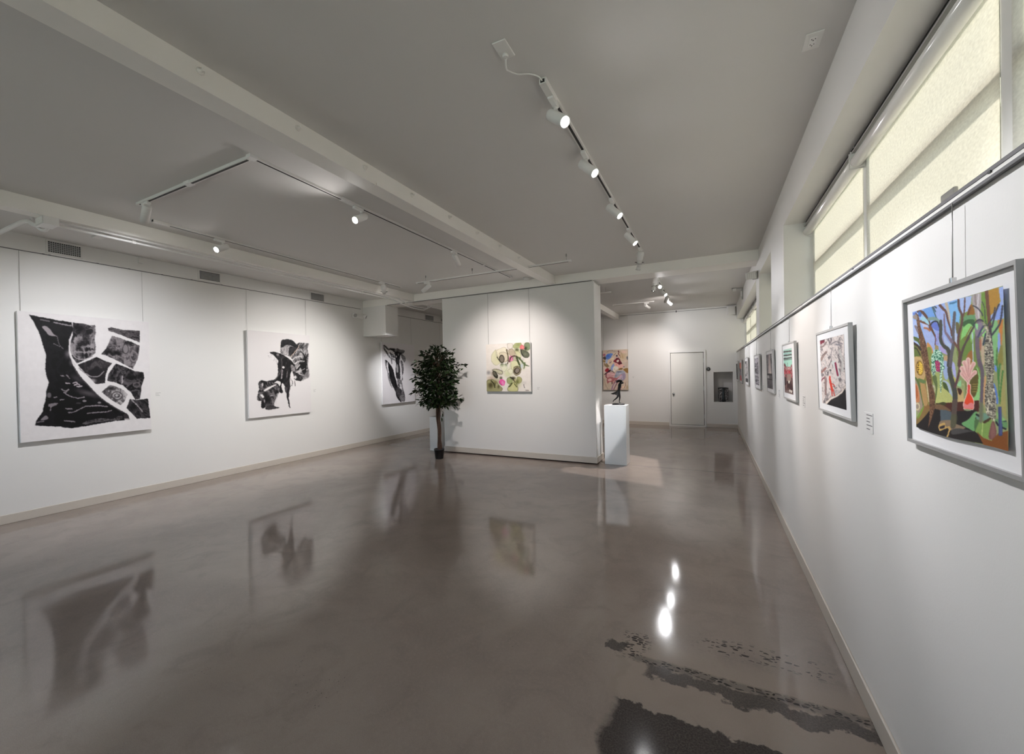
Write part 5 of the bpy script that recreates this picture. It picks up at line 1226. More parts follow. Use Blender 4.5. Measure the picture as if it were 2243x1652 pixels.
    L(a((210, 600), (300, 620), (400, 740), (470, 900), (540, 1030), (580, 1120), (570, 1250)), 7, (96, 66, 54), 2.5); L(a((260, 790), (350, 820), (440, 850), (460, 950)), 5, (116, 74, 58), 6); P(a((205, 610), (240, 600), (275, 640), (260, 700), (215, 690)), (62, 108, 180)); P(a((260, 720), (330, 700), (420, 790), (430, 860), (340, 800), (280, 780)), (160, 206, 222)); P(a((290, 830), (400, 870), (400, 910), (320, 900)), (196, 200, 232)); L(a((340, 920), (400, 930), (450, 970)), 4, (176, 114, 80)); L(a((105, 1220), (210, 1280), (270, 1350)), 5, (52, 40, 38)); L(a((120, 1320), (200, 1350), (265, 1470)), 3, (60, 60, 40))
    P(a((100, 690), (170, 660), (190, 760), (110, 740)), (150, 138, 130)); P(a((130, 880), (190, 900), (220, 1050), (180, 990)), (130, 118, 128))
    L(a((430, 745), (560, 735), (660, 820), (690, 860)), 7, (130, 156, 146)); L(a((470, 860), (510, 800), (600, 790), (650, 900)), 3, (40, 46, 60)); P(a((480, 880), (520, 810), (590, 810), (650, 930), (640, 970), (560, 950)), (104, 122, 204)); L(a((490, 510), (580, 710)), 2, (70, 96, 96)); L(a((510, 510), (560, 590)), 3, (70, 90, 100)); L(a((545, 500), (575, 520)), 3, (70, 80, 90))
    L(a((580, 980), (585, 1250)), 1.2, (150, 120, 190)); L(a((620, 980), (610, 1250)), 1.2, (150, 120, 190)); L(a((640, 1040), (645, 1250)), 1, (170, 140, 200)); P(a((570, 1240), (640, 1270), (650, 1340), (565, 1340)), (164, 144, 96), False)
    # grey-green S trunk
    L(a((675, 780), (680, 950), (685, 1150), (760, 1270), (840, 1330), (880, 1450), (870, 1652)), 6.5, GR, 9.5); L(c((650, 0), (640, 150), (690, 320), (735, 480), (735, 640)), 9.0, GR, 12); L(c((735, 600), (730, 800), (735, 960)), 13, (92, 78, 72), 12); P(c((690, 800), (780, 800), (775, 960), (700, 970)), (86, 92, 62), a=.6)
    L(a((960, 610), (950, 800), (940, 1000), (950, 1250), (920, 1420), (900, 1652)), 6.5, (96, 92, 98), 8); L(a((650, 470), (720, 540), (780, 600), (830, 780), (890, 940), (910, 1060)), 6, (104, 72, 64), 3); L(a((780, 440), (830, 600), (870, 800)), 7, (196, 180, 160), 2.5); L(a((740, 640), (770, 960), (820, 1050), (920, 1180)), 3, (126, 110, 130), 7); L(a((860, 430), (920, 420), (985, 395)), 3.5, (70, 120, 160)); L(a((710, 1080), (740, 1180), (770, 1230)), 2, (150, 136, 170)); P(a((985, 950), (1020, 1080), (1030, 1230), (980, 1180)), (196, 204, 226)); P(a((990, 800), (1060, 830), (1060, 1000), (1010, 1000)), (110, 104, 66))
    # brown branches centre
    L(a((1030, 360), (1050, 520), (1120, 670), (1110, 850), (1060, 1050), (1060, 1300), (1090, 1400), (1080, 1652)), 5, (98, 70, 64), 6); L(a((1165, 320), (1160, 590), (1130, 690)), 3.2, (100, 70, 66)); L(a((975, 1200), (1040, 1290)), 5, (110, 76, 66)); L(a((1285, 1090), (1170, 1280), (1130, 1450), (1100, 1652)), 4, (96, 76, 72), 6); L(b((330, 960), (270, 1060), (160, 1300), (100, 1500), (60, 1652)), 4, (84, 70, 66), 5); L(c((790, 0), (790, 150), (760, 280), (730, 380)), 5, (96, 64, 68), 6); L(a((1285, 500), (1240, 640)), 4, (110, 72, 50)); L(b((280, 960), (200, 1100), (160, 1200)), 2.5, (130, 110, 60))
    L(b((300, 1060), (320, 1250), (340, 1652)), 2.4, (186, 206, 222))
    # purple trunk
    P(b((265, 410), (350, 370), (440, 360), (455, 500), (440, 780), (410, 880), (350, 800), (330, 640), (290, 540)), (172, 162, 162), False, wob=1.2, ws=4); L(b((400, 380), (390, 560), (420, 800)), 3, (206, 200, 206)); L(b((330, 390), (350, 560)), 3, (140, 126, 124))
    L(b((430, 860), (410, 1000), (400, 1200), (420, 1400), (470, 1652)), 11, (112, 100, 112), 9); L(c((1090, 0), (1140, 140), (1150, 300), (1150, 700), (1155, 900)), 9, PU, 7); P(c((1120, 650), (1180, 650), (1190, 920), (1130, 900)), (118, 128, 92), a=.7); P(b((350, 950), (420, 880), (500, 900), (470, 1020), (400, 1130), (360, 1080)), (136, 124, 140)); L(b((420, 1140), (460, 1040), (510, 950)), 4.2, (72, 76, 104)); P(b((370, 900), (410, 920), (400, 1020), (360, 960)), (146, 214, 146)); L(b((540, 1020), (450, 1130)), 4, (130, 118, 134)); L(b((565, 1090), (525, 1280)), 5, (58, 74, 84))
    P(c((1180, 260), (1210, 260), (1200, 700), (1175, 500)), (204, 160, 112)); P(c((1330, 330), (1380, 420), (1420, 620), (1390, 640), (1345, 480)), (92, 132, 212)); P(c((1340, 60), (1370, 100), (1370, 170), (1335, 130)), (104, 146, 224)); P(c((1460, 0), (1500, 200), (1560, 880), (1440, 700), (1440, 200)), (168, 160, 100), False)
    for q in ([(1420, 50), (1410, 300), (1440, 600)], [(1390, 180), (1420, 400)], [(1470, 150), (1450, 420), (1445, 640)], [(1370, 0), (1400, 220)]): L(c(*q), 3.8, (72, 128, 66), 2.4)
    L(b((800, 1340), (790, 1652)), 3, (74, 120, 60))
    # brown upper trunk and the knitted-looking trunk
    L(b((550, 330), (580, 560), (615, 800), (640, 980)), 8, (112, 74, 56), 8); L(b((640, 960), (660, 1100), (690, 1300)), 7, (66, 54, 66), 4)
    for q, w in (([(800, 550), (740, 700), (680, 960)], 3.6), ([(870, 580), (840, 860), (780, 980), (680, 1110)], 4.2), ([(725, 610), (690, 780), (590, 940)], 3), ([(300, 585), (380, 620), (460, 700), (490, 760)], 2.6), ([(330, 960), (340, 900), (400, 840), (480, 840), (520, 900)], 3), ([(470, 510), (520, 620), (540, 800), (570, 920)], 1.6)): L(b(*q), w, (62, 62, 76))
    T2 = b((490, 840), (560, 920), (640, 1060), (690, 1220), (730, 1420), (750, 1652)) + c((1330, 0), (1325, 320), (1385, 560), (1390, 840), (1370, 910), (1330, 870), (1240, 810), (1200, 600), (1200, 400), (1230, 280), (1180, 100)) + b((570, 1652), (555, 1400), (560, 1200), (580, 1060), (520, 920))
    P(T2, (176, 170, 150), False); m = A.inside(T2)
    A.put(m & (np.sin(A.Y / 1.1 + fbm(A.X / 6, A.Y / 6, 2) * 14) + fbm(A.X / 2, A.Y / 2, 5) * 1.6 > 1.0), (66, 62, 58)); A.put(m & (fbm(A.X / 1.6, A.Y / 9, 12) > .62), (228, 220, 196)); A.put(m & (fbm(A.X / 4, A.Y / 7, 15) > .62), (92, 86, 80), .7)
    # lantern plant
    Q = a((560, 1340), (640, 1340), (700, 1380), (740, 1450), (760, 1560), (760, 1652)) + c((570, 100), (530, 150), (520, 460), (505, 460), (490, 170), (430, 160), (410, 220), (385, 220), (360, 150), (365, 20)) + a((500, 1600), (495, 1480), (530, 1400))
    P(Q, (206, 236, 214), False); m = A.inside(Q); A.put(m & (fbm(A.X / 1.7, A.Y / 1.7, 21) > .52) & (A.Y < 812), (44, 112, 84)); A.put(m & (fbm(A.X / 1.5, A.Y / 1.5, 31) > .55) & (A.Y >= 812), (40, 70, 56))
    P(a((580, 1560), (640, 1560), (680, 1600), (690, 1652)) + c((490, 0), (495, 160), (440, 155), (415, 20)), (164, 48, 106), False)
    for k in range(9): A.ell(*c((435 + (k % 3) * 20, 25 + (k // 3) * 45 + (k % 2) * 12))[0], .9, .9, (226, 150, 90))
    # hand-shaped bottle with pink leaves
    W_ = (246, 214, 202); PK = (224, 176, 168)
    stem = c((900, 560), (925, 480), (930, 360), (965, 360), (962, 480), (1000, 540), (1025, 600), (1028, 700), (1015, 720), (885, 705), (872, 640))
    for w, col in ((1.9, W_),): A.line(stem + [stem[0]], w * 2, col, smooth=False)
    leaves = [[(860, 30), (890, 100), (925, 230)], [(920, -10), (930, 100), (935, 240)], [(1005, 50), (970, 130), (945, 240)], [(830, 110), (870, 180), (920, 260)], [(1030, 175), (985, 220), (945, 280)], [(835, 190), (880, 250), (930, 310)]]
    for q in leaves: A.line(c(*q), 11, W_, 6)
    A.line(c((930, 230), (935, 360)), 8, W_, 6)
    for q in leaves: A.line(c(*q), 8.4, PK, 4)
    A.line(c((930, 230), (936, 360)), 5.4, PK, 3.4)
    for q in leaves: A.line(c(*q), 1.0, (196, 136, 130))
    P(stem, (232, 76, 42), False); P(c((880, 620), (930, 650), (980, 620), (1024, 640), (1022, 705), (885, 698), (875, 650)), (240, 136, 136)); L(c((936, 360), (940, 470)), 3.2, (226, 84, 84))
    P(c((890, 715), (985, 725), (980, 745), (895, 735)), (140, 150, 110))
    # blue post
    P(c((1415, 690), (1475, 685), (1515, 1120), (1500, 1135), (1455, 1125)), (64, 76, 124), False); L(c((1455, 700), (1490, 1100)), 2, (88, 98, 146))
    A.grain(.05, 3)
    return A

def paint_red_walker():
    A = Art(100, 190, [(97, 380), (435, 278), (495, 1405), (143, 1318)], (206, 194, 190))
    A.put(np.ones(A.X.shape, bool), ink((104, 96, 99), (218, 206, 201), 60, 3, .45, .30, .62, (1.6, .8), -.4))
    A.line([(100, 480), (150, 460), (190, 400)], 22, (140, 122, 118)); A.line([(110, 700), (140, 620), (190, 550)], 34, (150, 128, 122)); A.line([(130, 600), (195, 560)], 8, (90, 80, 80)); A.ell(150, 730, 40, 60, (196, 190, 188), ring=.3); A.line([(112, 870), (150, 830), (185, 790)], 24, (150, 104, 96)); A.line([(120, 1000), (140, 960), (170, 930)], 14, (120, 36, 54)); A.line([(180, 920), (185, 1050), (190, 1190)], 22, (146, 120, 116)); A.line([(200, 930), (200, 1200)], 6, (100, 80, 80))
    A.poly([(98, 390), (160, 370), (165, 400), (105, 440)], (120, 30, 52), False); A.line([(100, 380), (150, 372)], 9, (30, 24, 28))
    for q, w, col in (([(360, 470), (400, 560), (440, 680)], 12, (120, 112, 114)), ([(320, 500), (370, 640), (420, 800)], 10, (130, 122, 122)), ([(270, 520), (260, 620), (290, 780)], 8, (110, 102, 106)), ([(300, 700), (350, 820), (370, 900)], 60, (206, 208, 204)), ([(380, 520), (420, 660), (430, 820)], 30, (190, 186, 182)), ([(260, 430), (330, 390), (420, 420)], 14, (120, 112, 118)), ([(330, 430), (380, 440)], 24, (130, 126, 134)), ([(180, 860), (200, 830), (250, 815)], 5, (80, 74, 76)), ([(400, 960), (380, 1040), (420, 1080)], 8, (140, 132, 130)), ([(230, 780), (270, 660)], 8, (90, 84, 86))):
        A.line(q, w, col, wob=6, ws=16)
    A.line([(325, 710), (340, 790), (362, 890)], 26, (132, 26, 62)); A.ell(255, 818, 13, 15, (70, 68, 72))
    A.poly([(180, 1320), (260, 1240), (340, 1200), (420, 1120), (465, 1040), (470, 1010), (470, 1060), (495, 1405)], (232, 218, 206), False)
    A.poly([(200, 1345), (270, 1260), (360, 1210), (430, 1150), (472, 1070), (500, 1420)], ink((14, 12, 16), (86, 82, 86), 26, 8, .4, .5, .95), False)
    A.line([(175, 1300), (260, 1225), (350, 1180), (430, 1110), (470, 1030)], 5, (120, 100, 96))
    A.ell(248, 925, 12, 22, (214, 62, 44)); A.line([(248, 950), (262, 1020), (285, 1120)], 26, (214, 62, 44), 34); A.line([(262, 1010), (300, 1030), (325, 1060)], 11, (196, 54, 44)); A.line([(280, 1110), (285, 1200)], 12, (206, 66, 50)); A.line([(300, 1110), (320, 1200)], 12, (206, 66, 50)); A.line([(250, 940), (246, 1010)], 9, (206, 60, 44))
    return A

def paint_night_street():
    A = Art(80, 150, [(155, 402), (315, 340), (425, 1420), (195, 1355)], (110, 84, 80))
    A.put(A.Y < 620, (168, 206, 190)); A.put(A.Y > 700, ink((60, 32, 34), (150, 122, 114), 40, 3, .5, .3, .85, (2, .6)))
    for y0, c in ((425, (74, 66, 64)), (460, (150, 184, 182)), (490, (66, 58, 58)), (520, (196, 206, 204)), (545, (66, 70, 68)), (575, (96, 116, 108))):
        A.line([(150, y0 + 10), (350, y0 - 42)], 22 if c[0] < 80 else 16, c, smooth=False)
    A.poly([(155, 590), (345, 560), (350, 660), (310, 700), (210, 700), (190, 650), (160, 640)], (166, 214, 194), False); A.poly([(158, 650), (190, 640), (215, 690), (215, 780), (160, 800)], (104, 68, 66), False); A.poly([(315, 660), (345, 640), (360, 760), (320, 760)], (150, 108, 108), False); A.line([(245, 620), (250, 780)], 5, (70, 66, 66)); A.line([(215, 705), (310, 700)], 4, (90, 96, 92)); A.poly([(215, 710), (310, 705), (320, 770), (220, 780)], (158, 146, 140), False)
    A.put((A.Y > 700) & (A.Y < 940) & (fbm(A.X / 16, A.Y / 16, 8) > .52), (166, 62, 72)); A.put((A.Y > 700) & (A.Y < 960) & (fbm(A.X / 14, A.Y / 14, 18) > .60), (206, 180, 172))
    A.poly([(165, 960), (215, 940), (225, 1150), (190, 1150)], (52, 26, 30), False); A.poly([(235, 1040), (330, 1040), (400, 1200), (420, 1380), (360, 1340), (300, 1180), (270, 1240), (240, 1200)], (58, 30, 32), False); A.poly([(240, 870), (330, 850), (340, 1010), (250, 1030)], (146, 122, 112), False); A.poly([(270, 1020), (325, 1020), (300, 1100), (280, 1090)], (206, 200, 186), False); A.poly([(340, 980), (380, 960), (400, 1140), (350, 1100)], (92, 62, 60), False); A.line([(395, 1110), (410, 1200)], 7, (196, 190, 180))
    A.poly([(195, 1300), (320, 1270), (420, 1400), (420, 1425), (198, 1355)], (128, 108, 104), False); A.ell(330, 1300, 24, 40, (196, 188, 178)); A.ell(372, 1320, 22, 40, (206, 198, 188)); A.line([(215, 1150), (220, 1300)], 6, (150, 120, 112)); A.line([(240, 1100), (250, 1290)], 6, (150, 100, 96))
    R_ = (196, 28, 48)
    # red neon lettering : B u d
    A.line([(176, 775), (178, 860)], 9, R_); A.line([(176, 775), (210, 775), (208, 812), (180, 815), (216, 825), (214, 858), (178, 860)], 8, R_, smooth=False)
    A.line([(236, 790), (238, 845), (256, 852), (266, 785)], 8, R_); A.ell(288, 822, 16, 34, R_, ring=.42); A.line([(304, 745), (308, 850)], 9, R_)
    A.line([(330, 770), (360, 800), (350, 860), (370, 880)], 7, R_); A.line([(345, 900), (375, 940)], 8, (206, 70, 80))
    A.line([(360, 560), (370, 700), (400, 1000)], 14, (80, 64, 58), a=.6)
    return A

def paint_bw(corners, kind):
    A = Art(64, 110, corners, (120, 114, 116))
    x0, x1 = corners[0][0], corners[1][0]; y0, y1 = corners[0][1], corners[3][1]
    w, h = x1 - x0, y1 - y0
    U, V = A.u, A.v
    def uv(f): return f
    if kind == 0:    # pale peak above a dark table
        A.put(U >= 0, ink((84, 80, 84), (160, 154, 156), 60, 4, .4, .3, .8)); m = (np.abs(U - .55) < .06 + V * .42) & (V < .58); A.put(m, (206, 190, 186)); A.put(m & (fbm(U * 9, V * 7, 3) > .55), (226, 212, 206)); A.put((np.abs(U - .6) < .05) & (V > .1) & (V < .5), (170, 150, 148))
        A.put((V > .56) & (V < .62), (52, 48, 52)); A.put((V > .62) & (V < .76) & (U < .45), (176, 172, 172)); A.put((V > .71) & (V < .75), (44, 42, 46)); A.put((V > .6) & (np.abs(U - .5) < .05), (40, 38, 42)); A.put((V > .62) & (U > .8), (60, 56, 60)); A.put(V > .76, ink((72, 68, 72), (126, 120, 124), 40, 9, .4, .3, .8, (3, .5)))
    elif kind == 1:  # busy etching
        A.put(U >= 0, ink((34, 32, 38), (206, 200, 208), 34, 6, .55, .36, .74)); A.put((V < .2), ink((120, 116, 124), (226, 220, 228), 40, 2, .5, .3, .8)); A.put((np.abs(V - .62) < .02), (200, 196, 202)); A.soft(x0 + w * .35, y0 + h * .45, w * .5, h * .12, (24, 22, 28), a=.8); A.soft(x0 + w * .5, y0 + h * .85, w * .7, h * .1, (40, 38, 44), a=.7)
    elif kind == 2:  # pale drape with dark floor
        A.put(U >= 0, ink((120, 116, 116), (206, 200, 198), 70, 3, .4, .25, .8, (2, .6))); A.put((V < .12) & (U < .5), (70, 68, 70)); A.put((V > .82), ink((24, 22, 26), (90, 86, 90), 30, 4)); A.soft(x0 + w * .5, y0 + h * .7, w * .5, h * .16, (50, 48, 52), a=.9); A.ell(x0 + w * .55, y0 + h * .78, w * .18, h * .09, (206, 202, 204), rot=.5); A.line([(x0 + w * .3, y0 + h * .2), (x0 + w * .4, y0 + h * .6)], w * .12, (226, 222, 220))
    elif kind == 3:  # coral sky over grey, red below
        A.put(U >= 0, ink((96, 88, 100), (190, 180, 190), 34, 6, .5, .3, .8)); A.put(V < .30, (226, 140, 124)); A.put((V >= .24) & (V < .36) & (fbm(U * 5, V * 9, 2) > .5), (226, 150, 136)); A.put((V > .72) & (fbm(U * 5, V * 12, 5) > .45), (196, 70, 74)); A.put(U < .12, (120, 110, 116))
    else:            # dark landscape
        A.put(U >= 0, ink((30, 28, 32), (110, 104, 108), 40, 6, .5, .35, .9)); A.put((V > .4) & (V < .5), (24, 22, 26)); A.put((V > .85) & (U > .4), (110, 106, 110)); A.put(V < .08, (60, 56, 58))
    return A

def hanging(parent, x, y, z0, z1, r=0.0016, hook=True):
    MB().tube([(x, y, z0), (x, y, z1)], r, 6).build('hanging_wire', M_STEEL, parent)
    if hook:
        MB().box(x - 0.006, x + 0.006, y - 0.005, y + 0.005, z0 - 0.004, z0 + 0.012, bev=0.001).build('wire_hook', M_CHROME, parent)

def canvas_x(label, art, y0, y1, z0, z1, wires, standoff=0.018, depth=0.036):
    t = thing('canvas_painting', label, 'painting', (LW, (y0 + y1) / 2, (z0 + z1) / 2), 'black ink paintings on the left wall')
    xb, xf = LW + standoff, LW + standoff + depth
    cv = MB().box(xb, xf, y0, y1, z0, z1, bev=0.003).build('canvas', M_CANVAS, t)
    art_mesh('painted_face', art, lambda u, v: np.stack([np.full(u.shape, xf + 0.0012), y0 + .002 + u * (y1 - y0 - .004), z1 - .002 - v * (z1 - z0 - .004)], -1), cv)
    for y in wires:
        hanging(t, LW + 0.014, y, z1 - 0.06, 2.941)
    return t
canvas_x('large square-ish canvas of black cracked fragments, leftmost on the left wall', paint_ink_one(), 1.545, 2.680, 0.848, 2.275, (1.58, 2.635))
canvas_x('white canvas with a black flower-headed ink figure, middle of the left wall', paint_ink_two(), 3.945, 5.075, 0.852, 2.280, (3.97, 5.03))
canvas_x('white canvas with tall black dripping bands, left of the potted tree', paint_ink_three(), 6.90, 8.02, 0.846, 2.268, (6.94, 7.96))
# a wire end of a hidden picture behind the tree
tag(MB().tube([(LW + 0.014, 9.15, 1.9), (LW + 0.014, 9.15, 2.941)], 0.0016, 6).build('hanging_wire', M_STEEL), 'thin steel wire hanging from the far left rail just behind the partition edge', 'wire')

def canvas_y(name, label, art, x0, x1, z0, z1, yw, wires, ztop, standoff=0.018, depth=0.034, edge=M_CANVAS):
    t = thing(name, label, 'painting', ((x0 + x1) / 2, yw, (z0 + z1) / 2))
    yb, yf = yw - standoff, yw - standoff - depth
    cv = MB().box(x0, x1, yf, yb, z0, z1, bev=0.003).build('canvas', edge, t)
    art_mesh('painted_face', art, lambda u, v: np.stack([x0 + .002 + u * (x1 - x0 - .004), np.full(u.shape, yf - 0.0012), z1 - .002 - v * (z1 - z0 - .004)], -1), cv)
    for x in wires:
        hanging(t, x, yw - 0.015, z1 - 0.05, ztop)
canvas_y('canvas_painting', 'square canvas of olive green and pink petals hung on the partition', paint_floral(), -3.665, -2.785, 1.182, 2.038, 6.43, (-3.63, -2.81), 2.972)
canvas_y('canvas_painting', 'upright canvas of swirling pink, blue and maroon figures on the back wall', paint_figures(), -2.800, -2.088, 0.972, 2.125, BW, (-2.775, -2.10), 3.081, edge=mat('canvas_tan', (0.42, 0.35, 0.29, 1), .8))

def framed(label, art, yf0, yn0, yf1, yn1, z0, z1, au, av, wire_y, fm=M_FRAMEW, face_w=0.012, rebate=0.0, floatd=0.0, tilt=0.010):
    """picture on the right wall; far and near edges of the front face; au/av = art window as fractions from far-top"""
    yF, yN = (yf0 + yf1) / 2, (yn0 + yn1) / 2
    t = thing('framed_picture', label, 'picture', (RW, (yF + yN) / 2, (z0 + z1) / 2), 'framed pictures on the right wall')
    xt, xbm = 0.573, 0.583              # front face at top and bottom (leans out at the top)
    dpt = 0.018
    H = z1 - z0
    def X(z): return xbm + (xt - xbm) * (z - z0) / H
    fw = face_w
    bars = [(yN, yF, z1 - fw, z1), (yN, yF, z0, z0 + fw), (yF - fw, yF, z0 + fw, z1 - fw), (yN, yN + fw * .6, z0 + fw, z1 - fw)]
    for a, b, c, d_ in bars:
        f = MB()
        vs = []
        for z in (c, d_):
            for y in (a, b):
                vs += [(X(z), y, z), (X(z) + dpt, y, z)]
        # verts: (z,y,x) ordering 0..7
        f.add(vs, [(0, 1, 3, 2), (4, 6, 7, 5), (0, 4, 5, 1), (2, 3, 7, 6), (0, 2, 6, 4), (1, 5, 7, 3)])
        f.build('moulding', fm, t)
    m = MB()
    rb = 0.003 + rebate
    c, d_ = z0 + fw * .5, z1 - fw * .5
    a, b = yN + fw * .3, yF - fw * .5
    e_ = dpt - .002
    m.add([(X(c) + rb, a, c), (X(c) + rb, b, c), (X(d_) + rb, b, d_), (X(d_) + rb, a, d_), (X(c) + e_, a, c), (X(c) + e_, b, c), (X(d_) + e_, b, d_), (X(d_) + e_, a, d_)],
          [(0, 1, 2, 3), (7, 6, 5, 4), (0, 4, 5, 1), (1, 5, 6, 2), (2, 6, 7, 3), (3, 7, 4, 0)])
    mb_ = m.build('mat_board', M_MAT, t)
    y_a, y_b = yF - au[0] * (yF - yN), yF - au[1] * (yF - yN)
    z_a, z_b = z1 - av[0] * H, z1 - av[1] * H
    def pos(u, v):
        z = z_a + (z_b - z_a) * v
        bulge = floatd * (0.35 + 0.65 * np.clip((v - .75) / .25, 0, 1) ** 2 * (0.4 + 0.6 * np.sin(u * 3.0) ** 2) + 0.5 * u ** 3) if floatd else 0
        return np.stack([X(z) + rb - 0.0008 - bulge, y_a + (y_b - y_a) * u, z + (0 if not floatd else -0.004 * np.sin(u * 5) * v)], -1)
    art_mesh('picture_sheet', art, pos, mb_)
    hanging(t, X(z1) + 0.010, wire_y, z1 + 0.003, 1.932, 0.0014)
    return t
framed('large framed painted forest collage with a red bottle, nearest on the right wall', paint_forest(), 1.790, 1.222, 1.770, 1.222, 1.252, 1.719, (0.105, 0.915), (0.10, 0.885), 1.49, fm=M_FRAMED, face_w=0.010, rebate=0.006, floatd=0.007)
framed('framed pale swirling picture with a small red figure, second on the right wall', paint_red_walker(), 3.018, 2.378, 2.995, 2.362, 1.248, 1.708, (0.135, 0.875), (0.105, 0.90), 2.70)
framed('framed street scene with red neon letters, third on the right wall', paint_night_street(), 4.323, 3.735, 4.290, 3.725, 1.238, 1.711, (0.10, 0.80), (0.105, 0.89), 3.99, fm=M_FRAMEW)
Q = lambda x, y: (x, y)
framed('framed grey print of a pale peak over a dark table, fourth on the right wall', paint_bw([(1085, 240), (1250, 215), (1295, 1310), (1125, 1245)], 0), 5.475, 4.94, 5.470, 4.933, 1.235, 1.702, (0.04, 0.88), (0.09, 0.90), 5.13)
framed('framed dense grey etching, fifth on the right wall', paint_bw([(725, 365), (825, 330), (870, 1180), (760, 1140)], 1), 6.93, 6.22, 6.88, 6.20, 1.224, 1.700, (0.08, 0.80), (0.10, 0.89), 6.60)
framed('framed print of pale drapery above a dark floor, sixth on the right wall', paint_bw([(430, 440), (505, 430), (550, 1090), (470, 1075)], 2), 8.78, 8.10, 8.62, 7.98, 1.212, 1.704, (0.05, 0.85), (0.12, 0.89), 8.33)
framed('framed picture with a coral band at the top, seventh on the right wall', paint_bw([(252, 490), (308, 470), (345, 1030), (295, 1015)], 3), 10.5, 9.70, 10.3, 9.52, 1.195, 1.702, (0.06, 0.82), (0.12, 0.88), 10.0)
framed('farthest small dark framed landscape on the right wall', paint_bw([(152, 515), (190, 505), (220, 1000), (180, 990)], 4), 11.62, 11.0, 11.58, 10.85, 1.200, 1.698, (0.04, 0.80), (0.12, 0.89), 11.2)

# ------------------------------------------------------------------ caption cards with printed lines
def caption(label, M, w, h, lines, group='caption cards beside the pictures'):
    t = bpy.data.objects.new('caption_card', None); COL.objects.link(t); t.matrix_world = M; t.empty_display_size = 0.03
    tag(t, label, 'caption card', group)
    MB().box(-w / 2, w / 2, -h / 2, h / 2, 0.0004, 0.0018).build('card', M_CARD, t, rel=False)
    x = MB()
    for u0, u1, v in lines:
        x.box(-w / 2 + w * u0, -w / 2 + w * u1, h / 2 - h * v - h * 0.022, h / 2 - h * v + h * 0.022, 0.0018, 0.0021)
    x.build('printed_lines', M_TEXT, t, rel=False)['kind'] = 'stuff'
LINES = [(.30, .95, .12), (.30, .66, .29), (.30, .70, .45), (.30, .95, .63), (.30, .68, .82)]
def MR(y, z): return Matrix(((0, 0, -1, RW), (-1, 0, 0, y), (0, 1, 0, z), (0, 0, 0, 1)))
def MLft(y, z): return Matrix(((0, 0, 1, LW), (1, 0, 0, y), (0, 1, 0, z), (0, 0, 0, 1)))
def MBk(x, y, z): return Matrix(((1, 0, 0, x), (0, 0, -1, y), (0, 1, 0, z), (0, 0, 0, 1)))
for k, (y, z, n) in enumerate(((2.215, 1.262, 'second'), (3.555, 1.258, 'third'), (4.735, 1.252, 'fourth'), (6.08, 1.248, 'fifth'))):
    caption('small printed caption card beside the %s framed picture on the right wall' % n, MR(y, z), 0.105, 0.085, LINES)
for y, z, n in ((2.77, 1.308, 'cracked-fragments'), (5.185, 1.245, 'flower-headed')):
    caption('small printed caption card beside the %s canvas on the left wall' % n, MLft(y, z), 0.105, 0.060, [(.34, .9, .2), (.34, .7, .5), (.34, .8, .78)])
caption('small printed caption card beside the green petal canvas on the partition', MBk(-2.675, 6.43, 1.235), 0.095, 0.055, [(.34, .9, .2), (.34, .7, .5), (.34, .8, .78)])
caption('small printed caption card beside the pink figures canvas on the back wall', MBk(-1.965, BW, 1.335), 0.095, 0.055, [(.34, .9, .2), (.34, .7, .5), (.34, .8, .78)])

